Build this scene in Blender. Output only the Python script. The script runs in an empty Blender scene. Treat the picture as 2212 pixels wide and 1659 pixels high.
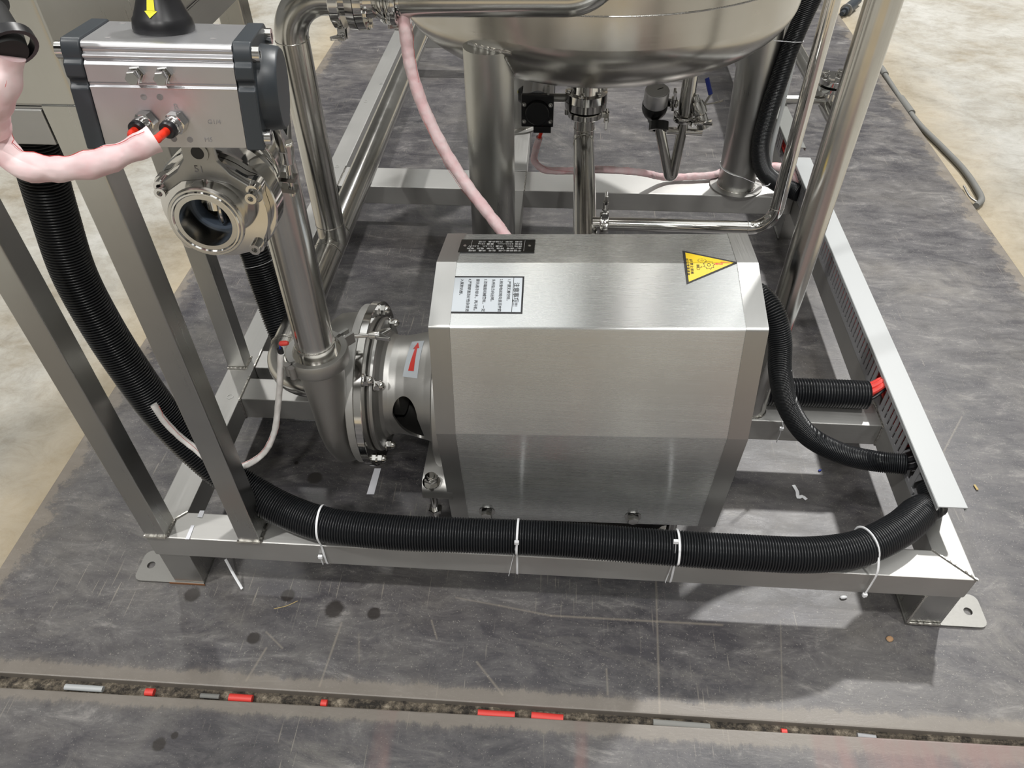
import bpy, math, random
from mathutils import Vector, Matrix
random.seed(7)
SC = bpy.context.scene
COL = SC.collection
V = Vector
# ------------------------------------------------------------------ camera
FPX, CX, CY = 1630.0, 1106.0, 829.5
CAMPOS = V((0.595, -0.607, 0.938))
RC = (Matrix.Rotation(math.radians(4.28), 3, 'Z') @ Matrix.Rotation(math.radians(45.84), 3, 'X')
      @ Matrix.Rotation(math.radians(-0.67), 3, 'Z'))
cam_data = bpy.data.cameras.new('camera')
cam_data.sensor_fit = 'HORIZONTAL'; cam_data.sensor_width = 36.0
cam_data.lens = 36.0 * FPX / 2212.0
cam_data.clip_start = 0.02; cam_data.clip_end = 200
cam = bpy.data.objects.new('camera', cam_data); COL.objects.link(cam)
cam.matrix_world = Matrix.Translation(CAMPOS) @ RC.to_4x4()
SC.camera = cam
# ------------------------------------------------------------------ world, colour
world = bpy.data.worlds.new('hall_air'); SC.world = world; world.use_nodes = True
world.node_tree.nodes['Background'].inputs[0].default_value = (0.9, 0.95, 1.0, 1)
world.node_tree.nodes['Background'].inputs[1].default_value = 0.0
vs = SC.view_settings
vs.view_transform = 'Standard'; vs.look = 'None'; vs.gamma = 1.0; vs.exposure = 0.0
vs.use_curve_mapping = False
try:
    SC.cycles.use_denoising = True
    SC.cycles.sample_clamp_indirect = 6.0
    SC.cycles.max_bounces = 8
except Exception:
    pass
# ------------------------------------------------------------------ hall lamps (high-bay fittings under the roof)
LAMP_Z = 6.5
# (x, y, watts)
LAMPS = [(3.37, 4.70, 600), (-2.6, 4.7, 100), (3.37, -1.5, 120), (-2.6, -1.5, 240), (0.3, 9.5, 70), (1.7, -5.0, 180), (-1.3, -5.4, 150)]
for i, (lx, ly, w) in enumerate(LAMPS):
    ld = bpy.data.lights.new('high_bay_light', 'AREA'); ld.shape = 'DISK'; ld.size = 0.34
    ld.energy = w; ld.color = (1.0, 0.985, 0.955)
    lo = bpy.data.objects.new('high_bay_light', ld); COL.objects.link(lo)
    lo.location = (lx, ly, LAMP_Z - 0.02)

# ------------------------------------------------------------------ geometry helpers
def ray(px, py):
    return RC @ V(((px - CX) / FPX, -(py - CY) / FPX, -1.0))
def PA(ax, val, px, py):
    r = ray(px, py); return CAMPOS + r * ((val - CAMPOS[ax]) / r[ax])
def PX(v, px, py): return PA(0, v, px, py)
def PY(v, px, py): return PA(1, v, px, py)
def PZ(v, px, py): return PA(2, v, px, py)
def PT(t, px, py): return CAMPOS + ray(px, py) * t

def frame_of(d):
    d = V(d).normalized()
    a = V((0, 0, 1)) if abs(d.z) < 0.9 else V((1, 0, 0))
    u = a.cross(d).normalized(); w = d.cross(u)
    return u, w, d

class MB:
    def __init__(s): s.v = []; s.f = []
    def add(s, vs_, fs):
        n = len(s.v); s.v += [tuple(p) for p in vs_]; s.f += [tuple(i + n for i in f) for f in fs]; return s
    def box(s, x0, x1, y0, y1, z0, z1, M=None):
        p = [V((x, y, z)) for z in (z0, z1) for y in (y0, y1) for x in (x0, x1)]
        if M is not None: p = [M @ q for q in p]
        return s.add(p, [(0, 2, 3, 1), (4, 5, 7, 6), (0, 1, 5, 4), (2, 6, 7, 3), (0, 4, 6, 2), (1, 3, 7, 5)])
    def prism(s, poly, n):
        """poly: list of 3D points, extruded by vector n"""
        k = len(poly); n = V(n)
        a = [V(p) for p in poly]; b = [p + n for p in a]
        fs = [tuple(range(k - 1, -1, -1)), tuple(range(k, 2 * k))]
        fs += [(i, (i + 1) % k, k + (i + 1) % k, k + i) for i in range(k)]
        return s.add(a + b, fs)
    def rings(s, rings, cap=True, closed=False):
        k = len(rings[0]); vs_ = [p for r in rings for p in r]; fs = []
        m = len(rings)
        for j in range(m if closed else m - 1):
            a = j * k; b = ((j + 1) % m) * k
            for i in range(k):
                i2 = (i + 1) % k
                fs.append((a + i, a + i2, b + i2, b + i))
        if cap and not closed:
            fs.append(tuple(range(k - 1, -1, -1))); fs.append(tuple(range((m - 1) * k, m * k)))
        return s.add(vs_, fs)
    def tube(s, path, r, seg=20, cap=True, closed=False, flat=None):
        path = [V(p) for p in path]; m = len(path)
        T = []
        for i in range(m):
            if closed: d = path[(i + 1) % m] - path[i - 1]
            else: d = path[min(i + 1, m - 1)] - path[max(i - 1, 0)]
            T.append(d.normalized())
        u, w, _ = frame_of(T[0]); R = []
        for i in range(m):
            if i:
                u = (u - T[i] * u.dot(T[i])).normalized()
            w = T[i].cross(u)
            ri = r[i] if isinstance(r, (list, tuple)) else r
            fu, fw = (1, 1) if flat is None else flat
            R.append([path[i] + u * (ri * fu * math.cos(2 * math.pi * k / seg)) + w * (ri * fw * math.sin(2 * math.pi * k / seg)) for k in range(seg)])
        return s.rings(R, cap, closed)
    def lathe(s, prof, o, d, seg=32, cap=True, keep=None):
        u, w, d = frame_of(d); o = V(o)
        R = [[o + d * a + u * (r * math.cos(2 * math.pi * k / seg)) + w * (r * math.sin(2 * math.pi * k / seg)) for k in range(seg)] for a, r in prof]
        return s.rings(R, cap)
    def annulus(s, o, d, ri, ro, h, seg=32):
        u, w, d = frame_of(d); o = V(o)
        R = []
        for a, r in ((0, ri), (0, ro), (h, ro), (h, ri)):
            R.append([o + d * a + u * (r * math.cos(2 * math.pi * k / seg)) + w * (r * math.sin(2 * math.pi * k / seg)) for k in range(seg)])
        return s.rings(R, closed=True)
    def hexn(s, o, d, af, h, ch=0.12):
        r = af / math.sqrt(3)
        u, w, d = frame_of(d); o = V(o); R = []
        for a, q in ((0, r), (h * (1 - ch), r), (h, r * 0.9)):
            R.append([o + d * a + u * (q * math.cos(math.pi * k / 3)) + w * (q * math.sin(math.pi * k / 3)) for k in range(6)])
        return s.rings(R)
    def build(s, name, mat, parent=None, bevel=0, smooth=35, loc=None, seg=2):
        me = bpy.data.meshes.new(name)
        off = V(loc) if loc is not None else (OFF.get(parent.name, V((0, 0, 0))) if parent else V((0, 0, 0)))
        me.from_pydata([tuple(V(p) - off) for p in s.v], [], s.f)
        me.validate(); me.update()
        import bmesh
        bm = bmesh.new(); bm.from_mesh(me); bmesh.ops.recalc_face_normals(bm, faces=bm.faces)
        if bevel:
            es = [e for e in bm.edges if len(e.link_faces) == 2 and e.calc_face_angle(0) > math.radians(30)]
            bmesh.ops.bevel(bm, geom=es, offset=bevel, segments=seg, affect='EDGES', profile=0.5, clamp_overlap=True)
        bm.to_mesh(me); bm.free()
        me.shade_smooth()
        me.set_sharp_from_angle(angle=math.radians(smooth))
        me.materials.append(mat)
        o = bpy.data.objects.new(name, me); COL.objects.link(o)
        if bevel:
            wn = o.modifiers.new('weighted', 'WEIGHTED_NORMAL'); wn.keep_sharp = True; wn.weight = 100
        if parent is not None:
            o.parent = parent
            OFF[o.name] = off
        else:
            o.location = off; OFF[o.name] = off
        return o
OFF = {}
def tag(o, label=None, cat=None, group=None, kind=None):
    if label: o['label'] = label
    if cat: o['category'] = cat
    if group: o['group'] = group
    if kind: o['kind'] = kind
    return o
def thing(name, label, cat, loc, group=None):
    o = bpy.data.objects.new(name, None); COL.objects.link(o); o.location = loc
    o.empty_display_size = 0.02; OFF[o.name] = V(loc)
    return tag(o, label, cat, group)
def inst(name, src, M, parent):
    """copy of mesh object src placed by world matrix M under parent"""
    o = src.copy(); COL.objects.link(o); o.name = name; o.parent = parent
    o.matrix_basis = Matrix.Translation(-OFF[parent.name]) @ M
    OFF[o.name] = OFF[parent.name]
    return o
def fillet(pts, R, n=8):
    pts = [V(p) for p in pts]; out = [pts[0]]
    for i in range(1, len(pts) - 1):
        a, b, c = pts[i - 1], pts[i], pts[i + 1]
        r = R[i - 1] if isinstance(R, (list, tuple)) else R
        d1 = (a - b).normalized(); d2 = (c - b).normalized()
        ang = d1.angle(d2); t = min(r / math.tan(ang / 2), (a - b).length * 0.95, (c - b).length * 0.95)
        rr = t * math.tan(ang / 2)
        p1 = b + d1 * t; cen = b + (d1 + d2).normalized() * (rr / math.sin(ang / 2))
        v1 = p1 - cen; v2 = (b + d2 * t) - cen; tot = v1.angle(v2); ax = v1.cross(v2).normalized()
        for k in range(n + 1):
            out.append(cen + Matrix.Rotation(tot * k / n, 3, ax) @ v1)
    out.append(pts[-1]); return out
def spline(pts, step=0.004):
    pts = [V(p) for p in pts]; P = [2 * pts[0] - pts[1]] + pts + [2 * pts[-1] - pts[-2]]; dense = []
    for i in range(1, len(P) - 2):
        p0, p1, p2, p3 = P[i - 1:i + 3]
        t01 = max((p1 - p0).length, 1e-6) ** .5; t12 = max((p2 - p1).length, 1e-6) ** .5; t23 = max((p3 - p2).length, 1e-6) ** .5
        m1 = (p2 - p1) + t12 * ((p1 - p0) / t01 - (p2 - p0) / (t01 + t12))
        m2 = (p2 - p1) + t12 * ((p3 - p2) / t23 - (p3 - p1) / (t12 + t23))
        for k in range(40):
            t = k / 40
            dense.append((2 * t**3 - 3 * t**2 + 1) * p1 + (t**3 - 2 * t**2 + t) * m1 + (-2 * t**3 + 3 * t**2) * p2 + (t**3 - t**2) * m2)
    dense.append(pts[-1])
    L = [0]
    for a, b in zip(dense, dense[1:]): L.append(L[-1] + (b - a).length)
    n = max(2, int(L[-1] / step)); out = []; j = 0
    for k in range(n + 1):
        s_ = L[-1] * k / n
        while j < len(L) - 2 and L[j + 1] < s_: j += 1
        q = (s_ - L[j]) / max(L[j + 1] - L[j], 1e-9)
        out.append(dense[j].lerp(dense[j + 1], min(max(q, 0), 1)))
    return out
def corrugated(pts, r, pitch, depth, seg=24, taper=None):
    path = spline(pts, pitch / 5)
    prof = [r, r, r - depth * .45, r - depth, r - depth * .45]; n = len(path); rr = []
    for i in range(n):
        k = 1.0
        if taper:   # squeezed end where it is pushed into the trunking
            k = min(1.0, taper[1] + (1 - taper[1]) * max(0, (n - 1 - i) * pitch / 5 - .02) / taper[0])
        rr.append(prof[i % 5] * k)
    return MB().tube(path, rr, seg)

# ------------------------------------------------------------------ materials
def mat(name, color, rough=0.5, metal=0.0, **kw):
    m = bpy.data.materials.new(name); m.use_nodes = True
    b = m.node_tree.nodes['Principled BSDF']
    b.inputs['Base Color'].default_value = (*color, 1); b.inputs['Roughness'].default_value = rough
    b.inputs['Metallic'].default_value = metal
    for k, v in kw.items():
        b.inputs[k.replace('_', ' ')].default_value = v
    return m
def N(m, t, **kw):
    n = m.node_tree.nodes.new(t)
    for k, v in kw.items():
        if k in n.inputs: n.inputs[k].default_value = v
        else: setattr(n, k, v)
    return n
def L(m, a, b): m.node_tree.links.new(a, b)
def ramp(m, fac, stops):
    r = N(m, 'ShaderNodeValToRGB'); e = r.color_ramp.elements
    while len(e) < len(stops): e.new(0.5)
    for i, (p, c) in enumerate(stops):
        e[i].position = p; e[i].color = (*c, 1) if len(c) == 3 else c
    L(m, fac, r.inputs[0]); return r.outputs[0]
def g(v): return (v, v, v)
def mapped(m, scale, rot=(0, 0, 0)):
    tc = N(m, 'ShaderNodeTexCoord'); mp = N(m, 'ShaderNodeMapping')
    mp.inputs['Scale'].default_value = scale; mp.inputs['Rotation'].default_value = rot
    L(m, tc.outputs['Object'], mp.inputs[0]); return mp.outputs[0]
def steel(name, color, rough, grain=(4, 400, 400), amt=0.12, bump=0.05, blot=0.08, tan=None, aniso=0.75, wavy=0):
    """brushed stainless: fine grain stretched along one axis varies roughness and relief"""
    m = mat(name, color, rough, 1.0)
    b = m.node_tree.nodes['Principled BSDF']
    n = N(m, 'ShaderNodeTexNoise', Scale=1.0, Detail=3.0); L(m, mapped(m, grain), n.inputs['Vector'])
    n2 = N(m, 'ShaderNodeTexNoise', Scale=9.0, Detail=4.0); L(m, mapped(m, (1, 1, 1)), n2.inputs['Vector'])
    mr = N(m, 'ShaderNodeMapRange'); mr.inputs['To Min'].default_value = rough - amt; mr.inputs['To Max'].default_value = rough + amt
    L(m, n.outputs[0], mr.inputs[0]); 
    ad = N(m, 'ShaderNodeMath', operation='MULTIPLY_ADD'); L(m, n2.outputs[0], ad.inputs[0]); ad.inputs[1].default_value = blot * 2
    L(m, mr.outputs[0], ad.inputs[2]); 
    sb = N(m, 'ShaderNodeMath', operation='SUBTRACT'); L(m, ad.outputs[0], sb.inputs[0]); sb.inputs[1].default_value = blot
    L(m, sb.outputs[0], b.inputs['Roughness'])
    if bump:
        bp = N(m, 'ShaderNodeBump', Strength=bump, Distance=0.001); L(m, n.outputs[0], bp.inputs['Height']); L(m, bp.outputs[0], b.inputs['Normal'])
        if wavy:
            nw = N(m, 'ShaderNodeTexNoise', Scale=5.0, Detail=0.0); L(m, mapped(m, (1, 1, 1)), nw.inputs['Vector'])
            bw = N(m, 'ShaderNodeBump', Strength=1.0, Distance=wavy); L(m, nw.outputs[0], bw.inputs['Height']); L(m, bw.outputs[0], bp.inputs['Normal'])
    if tan:
        b.inputs['Anisotropic'].default_value = aniso
        cv = N(m, 'ShaderNodeCombineXYZ')
        for q in range(3): cv.inputs[q].default_value = tan[q]
        L(m, cv.outputs[0], b.inputs['Tangent'])
    mx = N(m, 'ShaderNodeMix', data_type='RGBA'); L(m, n2.outputs[0], mx.inputs[0])
    mx.inputs[6].default_value = (*[c * 0.86 for c in color], 1); mx.inputs[7].default_value = (*[min(1, c * 1.12) for c in color], 1)
    L(m, mx.outputs[2], b.inputs['Base Color'])
    return m
SX = steel('brushed_steel_lengthwise', (0.50, 0.495, 0.48), 0.50, (6, 500, 500), .07, .02, .05, (0, 1, 1), .45)
SY = steel('brushed_steel_beam', (0.48, 0.475, 0.46), 0.54, (500, 6, 500), .07, .02, .05, (1, 0, 1), .45)
SZ = steel('brushed_steel_post', (0.54, 0.54, 0.52), 0.30, (300, 300, 4), .06, .02, .05, (1, .9, 0))
SPIPE = steel('satin_steel_pipe', (0.62, 0.61, 0.58), 0.19, (60, 60, 60), 0.05, 0.0, 0.05)
SPOL = steel('polished_steel', (0.70, 0.69, 0.67), 0.09, (80, 80, 80), 0.03, 0.0, 0.03)
SCAST = steel('blasted_steel', (0.45, 0.445, 0.43), 0.44, (900, 900, 900), 0.04, 0.04, 0.05)
SCOV = steel('cover_sheet_steel', (0.65, 0.66, 0.655), 0.27, (5, 900, 900), 0.04, 0.008, 0.03, (0, 1, 1), .93, .0014)
SBAND = steel('cover_band_steel', (0.50, 0.50, 0.49), 0.42, (900, 8, 8), 0.08, 0.012, 0.05, (1, 0, 0), .3)
STANK = steel('tank_shell_steel', (0.56, 0.54, 0.50), 0.24, (9, 9, 300), 0.05, 0.006, 0.06)
WELD = steel('weld_bead_steel', (0.66, 0.64, 0.60), 0.25, (500, 500, 500), 0.1, 0.3, 0.1)
SFOOT = steel('foot_plate_steel', (0.30, 0.295, 0.28), 0.55, (300, 300, 300), 0.05, 0.02, 0.05)
ALU = steel('anodised_aluminium', (0.58, 0.58, 0.60), 0.42, (500, 500, 500), 0.03, 0.02, 0.03)
CAPM = mat('dark_grey_painted_metal', (0.035, 0.042, 0.050), 0.38)
BLK = mat('black_plastic', (0.012, 0.012, 0.014), 0.35)
HOSE = mat('black_corrugated_plastic', (0.012, 0.013, 0.015), 0.30)
RUB = mat('black_rubber', (0.015, 0.015, 0.015), 0.7)
RED = mat('red_air_tube', (0.85, 0.04, 0.015), 0.25)
REDW = mat('red_wire_sheath', (0.62, 0.045, 0.035), 0.5)
WHT = mat('white_nylon', (0.82, 0.83, 0.85), 0.35)
TAPE = mat('white_tape', (0.80, 0.81, 0.86), 0.5)
PVC = mat('light_grey_pvc', (0.40, 0.415, 0.42), 0.42)
PVC2 = mat('grey_pvc', (0.26, 0.26, 0.27), 0.5)
BLU = mat('blue_rubber_grip', (0.02, 0.045, 0.35), 0.4)
YEL = mat('yellow_label_film', (0.66, 0.46, 0.012), 0.45)
YEL2 = mat('yellow_paint', (0.80, 0.75, 0.02), 0.5)
INK = mat('black_print', (0.01, 0.01, 0.012), 0.65)
INKR = mat('red_print', (0.62, 0.04, 0.03), 0.45)
INKG = mat('grey_engraving', (0.25, 0.24, 0.24), 0.6)
INKW = mat('pale_print', (0.55, 0.55, 0.55), 0.4)
LABEL = mat('silver_label_film', (0.52, 0.56, 0.60), 0.35)
SEAT = mat('blue_grey_silicone', (0.10, 0.13, 0.18), 0.5)
GLS = mat('gauge_glass', (0.62, 0.63, 0.63), 0.12)
GREYH = mat('dusty_grey_rubber_hose', (0.17, 0.17, 0.16), 0.75)
RUSTY = mat('rust', (0.20, 0.09, 0.04), 0.8)
def sleeve_mat(name, c1, c2):
    m = mat(name, c1, 0.7); b = m.node_tree.nodes['Principled BSDF']
    n = N(m, 'ShaderNodeTexNoise', Scale=55.0, Detail=2.0); L(m, mapped(m, (1, 1, 1)), n.inputs['Vector'])
    L(m, ramp(m, n.outputs[0], [(0.3, c2), (0.65, c1)]), b.inputs['Base Color'])
    bp = N(m, 'ShaderNodeBump', Strength=0.7, Distance=0.004); L(m, n.outputs[0], bp.inputs['Height']); L(m, bp.outputs[0], b.inputs['Normal'])
    b.inputs['Subsurface Weight'].default_value = 0.15; b.inputs['Subsurface Radius'].default_value = (0.004, 0.002, 0.002)
    return m
PINK = sleeve_mat('pink_fibreglass_sleeve', (0.88, 0.70, 0.71), (0.82, 0.54, 0.56))
WSLV = sleeve_mat('white_fibreglass_sleeve', (0.82, 0.80, 0.78), (0.62, 0.60, 0.58))

def concrete():
    m = mat('dusty_concrete', (0.5, 0.47, 0.4), 0.8); b = m.node_tree.nodes['Principled BSDF']
    n1 = N(m, 'ShaderNodeTexNoise', Scale=3.0, Detail=10.0, Roughness=0.68, Distortion=0.3); L(m, mapped(m, (1, 1, 1)), n1.inputs['Vector'])
    n2 = N(m, 'ShaderNodeTexNoise', Scale=13.0, Detail=13.0, Roughness=0.80, Distortion=0.5); L(m, mapped(m, (1.0, 1.5, 1), (0, 0, 0.7)), n2.inputs['Vector'])
    c1 = ramp(m, n1.outputs[0], [(0.34, (0.26, 0.225, 0.17)), (0.46, (0.345, 0.325, 0.285)), (0.62, (0.43, 0.42, 0.395))])
    c2 = ramp(m, n2.outputs[0], [(0.34, (0.72, 0.70, 0.66)), (0.50, (0.93, 0.93, 0.91)), (0.66, (1.08, 1.08, 1.08))])
    mx = N(m, 'ShaderNodeMix', data_type='RGBA', blend_type='MULTIPLY'); mx.inputs[0].default_value = 1
    L(m, c1, mx.inputs[6]); L(m, c2, mx.inputs[7])
    # ochre mud drying along the plate edges
    tc = N(m, 'ShaderNodeTexCoord'); sp = N(m, 'ShaderNodeSeparateXYZ'); L(m, tc.outputs['Object'], sp.inputs[0])
    d = N(m, 'ShaderNodeMath', operation='SUBTRACT'); L(m, sp.outputs[0], d.inputs[0]); d.inputs[1].default_value = 0.70
    a = N(m, 'ShaderNodeMath', operation='ABSOLUTE'); L(m, d.outputs[0], a.inputs[0])
    a2 = N(m, 'ShaderNodeMath', operation='MULTIPLY_ADD'); L(m, n1.outputs[0], a2.inputs[0]); a2.inputs[1].default_value = -0.5; L(m, a.outputs[0], a2.inputs[2])
    k = ramp(m, a2.outputs[0], [(0.72, g(1.0)), (0.92, g(0.0))])
    mz = N(m, 'ShaderNodeMix', data_type='RGBA'); L(m, k, mz.inputs[0]); L(m, mx.outputs[2], mz.inputs[6]); mz.inputs[7].default_value = (0.36, 0.27, 0.14, 1)
    mm = N(m, 'ShaderNodeMix', data_type='RGBA'); mm.inputs[0].default_value = 0.6; L(m, mx.outputs[2], mm.inputs[6]); L(m, mz.outputs[2], mm.inputs[7])
    L(m, mm.outputs[2], b.inputs['Base Color'])
    bp = N(m, 'ShaderNodeBump', Strength=0.5, Distance=0.004); L(m, n2.outputs[0], bp.inputs['Height']); L(m, bp.outputs[0], b.inputs['Normal'])
    return m
def plate_mat(name, spots, y_edge, red=(), segs=()):
    """dark film-faced plate with dust film, scuffs, scratches and oily drip marks"""
    m = mat(name, (0.06, 0.058, 0.06), 0.5); b = m.node_tree.nodes['Principled BSDF']
    tc = N(m, 'ShaderNodeTexCoord'); sp = N(m, 'ShaderNodeSeparateXYZ'); L(m, tc.outputs['Object'], sp.inputs[0])
    n1 = N(m, 'ShaderNodeTexNoise', Scale=3.2, Detail=7.0, Roughness=0.62, Distortion=0.6); L(m, mapped(m, (1, 1, 1)), n1.inputs['Vector'])
    n2 = N(m, 'ShaderNodeTexNoise', Scale=11.0, Detail=12.0, Roughness=0.78, Distortion=0.5); L(m, mapped(m, (1, 2.6, 1), (0, 0, 0.45)), n2.inputs['Vector'])
    n3 = N(m, 'ShaderNodeTexNoise', Scale=420.0, Detail=2.0); L(m, mapped(m, (1, 1, 1)), n3.inputs['Vector'])
    base = ramp(m, n1.outputs[0], [(0.30, (0.026, 0.025, 0.030)), (0.47, (0.052, 0.049, 0.055)), (0.60, (0.085, 0.080, 0.080)), (0.74, (0.125, 0.115, 0.105))])
    dust = ramp(m, n2.outputs[0], [(0.42, g(0.0)), (0.56, g(0.20)), (0.68, g(0.75))])
    mx = N(m, 'ShaderNodeMix', data_type='RGBA'); L(m, dust, mx.inputs[0]); L(m, base, mx.inputs[6]); mx.inputs[7].default_value = (0.27, 0.258, 0.245, 1)
    cur = mx.outputs[2]
    sp3 = ramp(m, n3.outputs[0], [(0.64, g(0.0)), (0.74, g(0.5))])
    m3 = N(m, 'ShaderNodeMix', data_type='RGBA'); L(m, sp3, m3.inputs[0]); L(m, cur, m3.inputs[6]); m3.inputs[7].default_value = (0.36, 0.34, 0.30, 1); cur = m3.outputs[2]
    # fine scratches: thin lines of a strongly stretched noise, in two directions
    for rot, sc, lo, mask_sc in ((0.12, (330, 11, 1), 0.755, 5.0), (1.3, (300, 16, 1), 0.75, 7.0), (-0.5, (320, 14, 1), 0.755, 6.0)):
        ns = N(m, 'ShaderNodeTexNoise', Scale=1.0, Detail=0.0); L(m, mapped(m, sc, (0, 0, rot)), ns.inputs['Vector'])
        nm = N(m, 'ShaderNodeTexNoise', Scale=mask_sc, Detail=2.0); L(m, mapped(m, (1, 1, 1), (0.3, rot, 0)), nm.inputs['Vector'])
        s1 = ramp(m, ns.outputs[0], [(lo, g(0.0)), (lo + 0.03, g(1.0))]); s2 = ramp(m, nm.outputs[0], [(0.56, g(0.0)), (0.68, g(0.32))])
        ml = N(m, 'ShaderNodeMath', operation='MULTIPLY'); L(m, s1, ml.inputs[0]); L(m, s2, ml.inputs[1])
        mk = N(m, 'ShaderNodeMix', data_type='RGBA'); L(m, ml.outputs[0], mk.inputs[0]); L(m, cur, mk.inputs[6]); mk.inputs[7].default_value = (0.42, 0.38, 0.31, 1); cur = mk.outputs[2]
    # sand gathered along the long edge
    dd = N(m, 'ShaderNodeMath', operation='SUBTRACT'); L(m, sp.outputs[1], dd.inputs[0]); dd.inputs[1].default_value = y_edge
    ab = N(m, 'ShaderNodeMath', operation='ABSOLUTE'); L(m, dd.outputs[0], ab.inputs[0])
    nn = N(m, 'ShaderNodeTexNoise', Scale=26.0, Detail=9.0, Roughness=0.85); L(m, mapped(m, (1.3, 0.6, 1)), nn.inputs['Vector'])
    dx_ = N(m, 'ShaderNodeMath', operation='SUBTRACT'); L(m, sp.outputs[0], dx_.inputs[0]); dx_.inputs[1].default_value = 0.6995
    ax_ = N(m, 'ShaderNodeMath', operation='ABSOLUTE'); L(m, dx_.outputs[0], ax_.inputs[0])
    ex_ = N(m, 'ShaderNodeMath', operation='SUBTRACT'); ex_.inputs[0].default_value = 0.994; L(m, ax_.outputs[0], ex_.inputs[1])
    nb_ = N(m, 'ShaderNodeTexNoise', Scale=9.0, Detail=11.0, Roughness=0.8); L(m, mapped(m, (1, 1, 1)), nb_.inputs['Vector'])
    sx_ = N(m, 'ShaderNodeMath', operation='MULTIPLY_ADD'); L(m, nb_.outputs[0], sx_.inputs[0]); sx_.inputs[1].default_value = -0.20; L(m, ex_.outputs[0], sx_.inputs[2])
    so_ = N(m, 'ShaderNodeMath', operation='ADD'); L(m, sx_.outputs[0], so_.inputs[0]); so_.inputs[1].default_value = 0.082
    m7 = N(m, 'ShaderNodeMix', data_type='RGBA'); L(m, ramp(m, so_.outputs[0], [(0.0, g(0.6)), (0.008, g(0.15)), (0.03, g(0.0))]), m7.inputs[0]); L(m, cur, m7.inputs[6]); m7.inputs[7].default_value = (0.25, 0.215, 0.17, 1); cur = m7.outputs[2]
    sr_ = N(m, 'ShaderNodeTexNoise', Scale=2.6, Detail=12.0, Roughness=0.82, Distortion=0.8); L(m, mapped(m, (1, 2.0, 1), (.4, .2, 1.1)), sr_.inputs['Vector'])
    m8 = N(m, 'ShaderNodeMix', data_type='RGBA'); L(m, ramp(m, sr_.outputs[0], [(0.52, g(0.0)), (0.62, g(0.28)), (0.72, g(0.6))]), m8.inputs[0]); L(m, cur, m8.inputs[6]); m8.inputs[7].default_value = (0.24, 0.225, 0.20, 1); cur = m8.outputs[2]
    sm = N(m, 'ShaderNodeMath', operation='MULTIPLY_ADD'); L(m, nn.outputs[0], sm.inputs[0]); sm.inputs[1].default_value = -0.046; L(m, ab.outputs[0], sm.inputs[2])
    ek = ramp(m, sm.outputs[0], [(0.0, g(0.70)), (0.005, g(0.12)), (0.014, g(0.0))]); 
    m5 = N(m, 'ShaderNodeMix', data_type='RGBA'); L(m, ek, m5.inputs[0]); L(m, cur, m5.inputs[6]); m5.inputs[7].default_value = (0.215, 0.190, 0.160, 1); cur = m5.outputs[2]
    # drip marks
    msk = None
    for (x, y, r) in spots:
        vd = N(m, 'ShaderNodeVectorMath', operation='DISTANCE'); L(m, tc.outputs['Object'], vd.inputs[0]); vd.inputs[1].default_value = (x, y, -0.13)
        dv = N(m, 'ShaderNodeMath', operation='DIVIDE'); L(m, vd.outputs['Value'], dv.inputs[0]); dv.inputs[1].default_value = r
        if msk is None: msk = dv.outputs[0]
        else:
            mn = N(m, 'ShaderNodeMath', operation='MINIMUM'); L(m, msk, mn.inputs[0]); L(m, dv.outputs[0], mn.inputs[1]); msk = mn.outputs[0]
    if msk is not None:
        ad = N(m, 'ShaderNodeMath', operation='MULTIPLY_ADD'); L(m, n2.outputs[0], ad.inputs[0]); ad.inputs[1].default_value = 0.8; L(m, msk, ad.inputs[2])
        k = ramp(m, ad.outputs[0], [(1.0 / 1.0 - 0.02, g(0.9)), (1.0, g(0.0))])
        k.node.color_ramp.elements[0].position = 0.8; 
        dv2 = N(m, 'ShaderNodeMath', operation='MULTIPLY'); L(m, ad.outputs[0], dv2.inputs[0]); dv2.inputs[1].default_value = 0.66; L(m, dv2.outputs[0], k.node.inputs[0])
        m6 = N(m, 'ShaderNodeMix', data_type='RGBA'); L(m, k, m6.inputs[0]); L(m, cur, m6.inputs[6]); m6.inputs[7].default_value = (0.022, 0.018, 0.016, 1); cur = m6.outputs[2]
    # long individual scratches / chalk lines, each between two points on the plate
    for (a_, b_, w_) in segs:
        a_ = V(a_); b_ = V(b_); dd_ = (b_ - a_); ll_ = dd_.length; dd_.normalize()
        s0 = N(m, 'ShaderNodeVectorMath', operation='SUBTRACT'); L(m, tc.outputs['Object'], s0.inputs[0]); s0.inputs[1].default_value = a_
        dt = N(m, 'ShaderNodeVectorMath', operation='DOT_PRODUCT'); L(m, s0.outputs[0], dt.inputs[0]); dt.inputs[1].default_value = dd_
        cl = N(m, 'ShaderNodeClamp'); L(m, dt.outputs['Value'], cl.inputs[0]); cl.inputs[1].default_value = 0; cl.inputs[2].default_value = ll_
        sc_ = N(m, 'ShaderNodeVectorMath', operation='SCALE'); sc_.inputs[0].default_value = dd_; L(m, cl.outputs[0], sc_.inputs['Scale'])
        s1_ = N(m, 'ShaderNodeVectorMath', operation='DISTANCE'); L(m, s0.outputs[0], s1_.inputs[0]); L(m, sc_.outputs[0], s1_.inputs[1])
        ad = N(m, 'ShaderNodeMath', operation='MULTIPLY_ADD'); L(m, n2.outputs[0], ad.inputs[0]); ad.inputs[1].default_value = w_ * 4; L(m, s1_.outputs['Value'], ad.inputs[2])
        k = ramp(m, ad.outputs[0], [(w_ * 2.2, g(0.55)), (w_ * 3.4, g(0.0))])
        mk = N(m, 'ShaderNodeMix', data_type='RGBA'); L(m, k, mk.inputs[0]); L(m, cur, mk.inputs[6]); mk.inputs[7].default_value = (0.34, 0.30, 0.24, 1); cur = mk.outputs[2]
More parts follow.
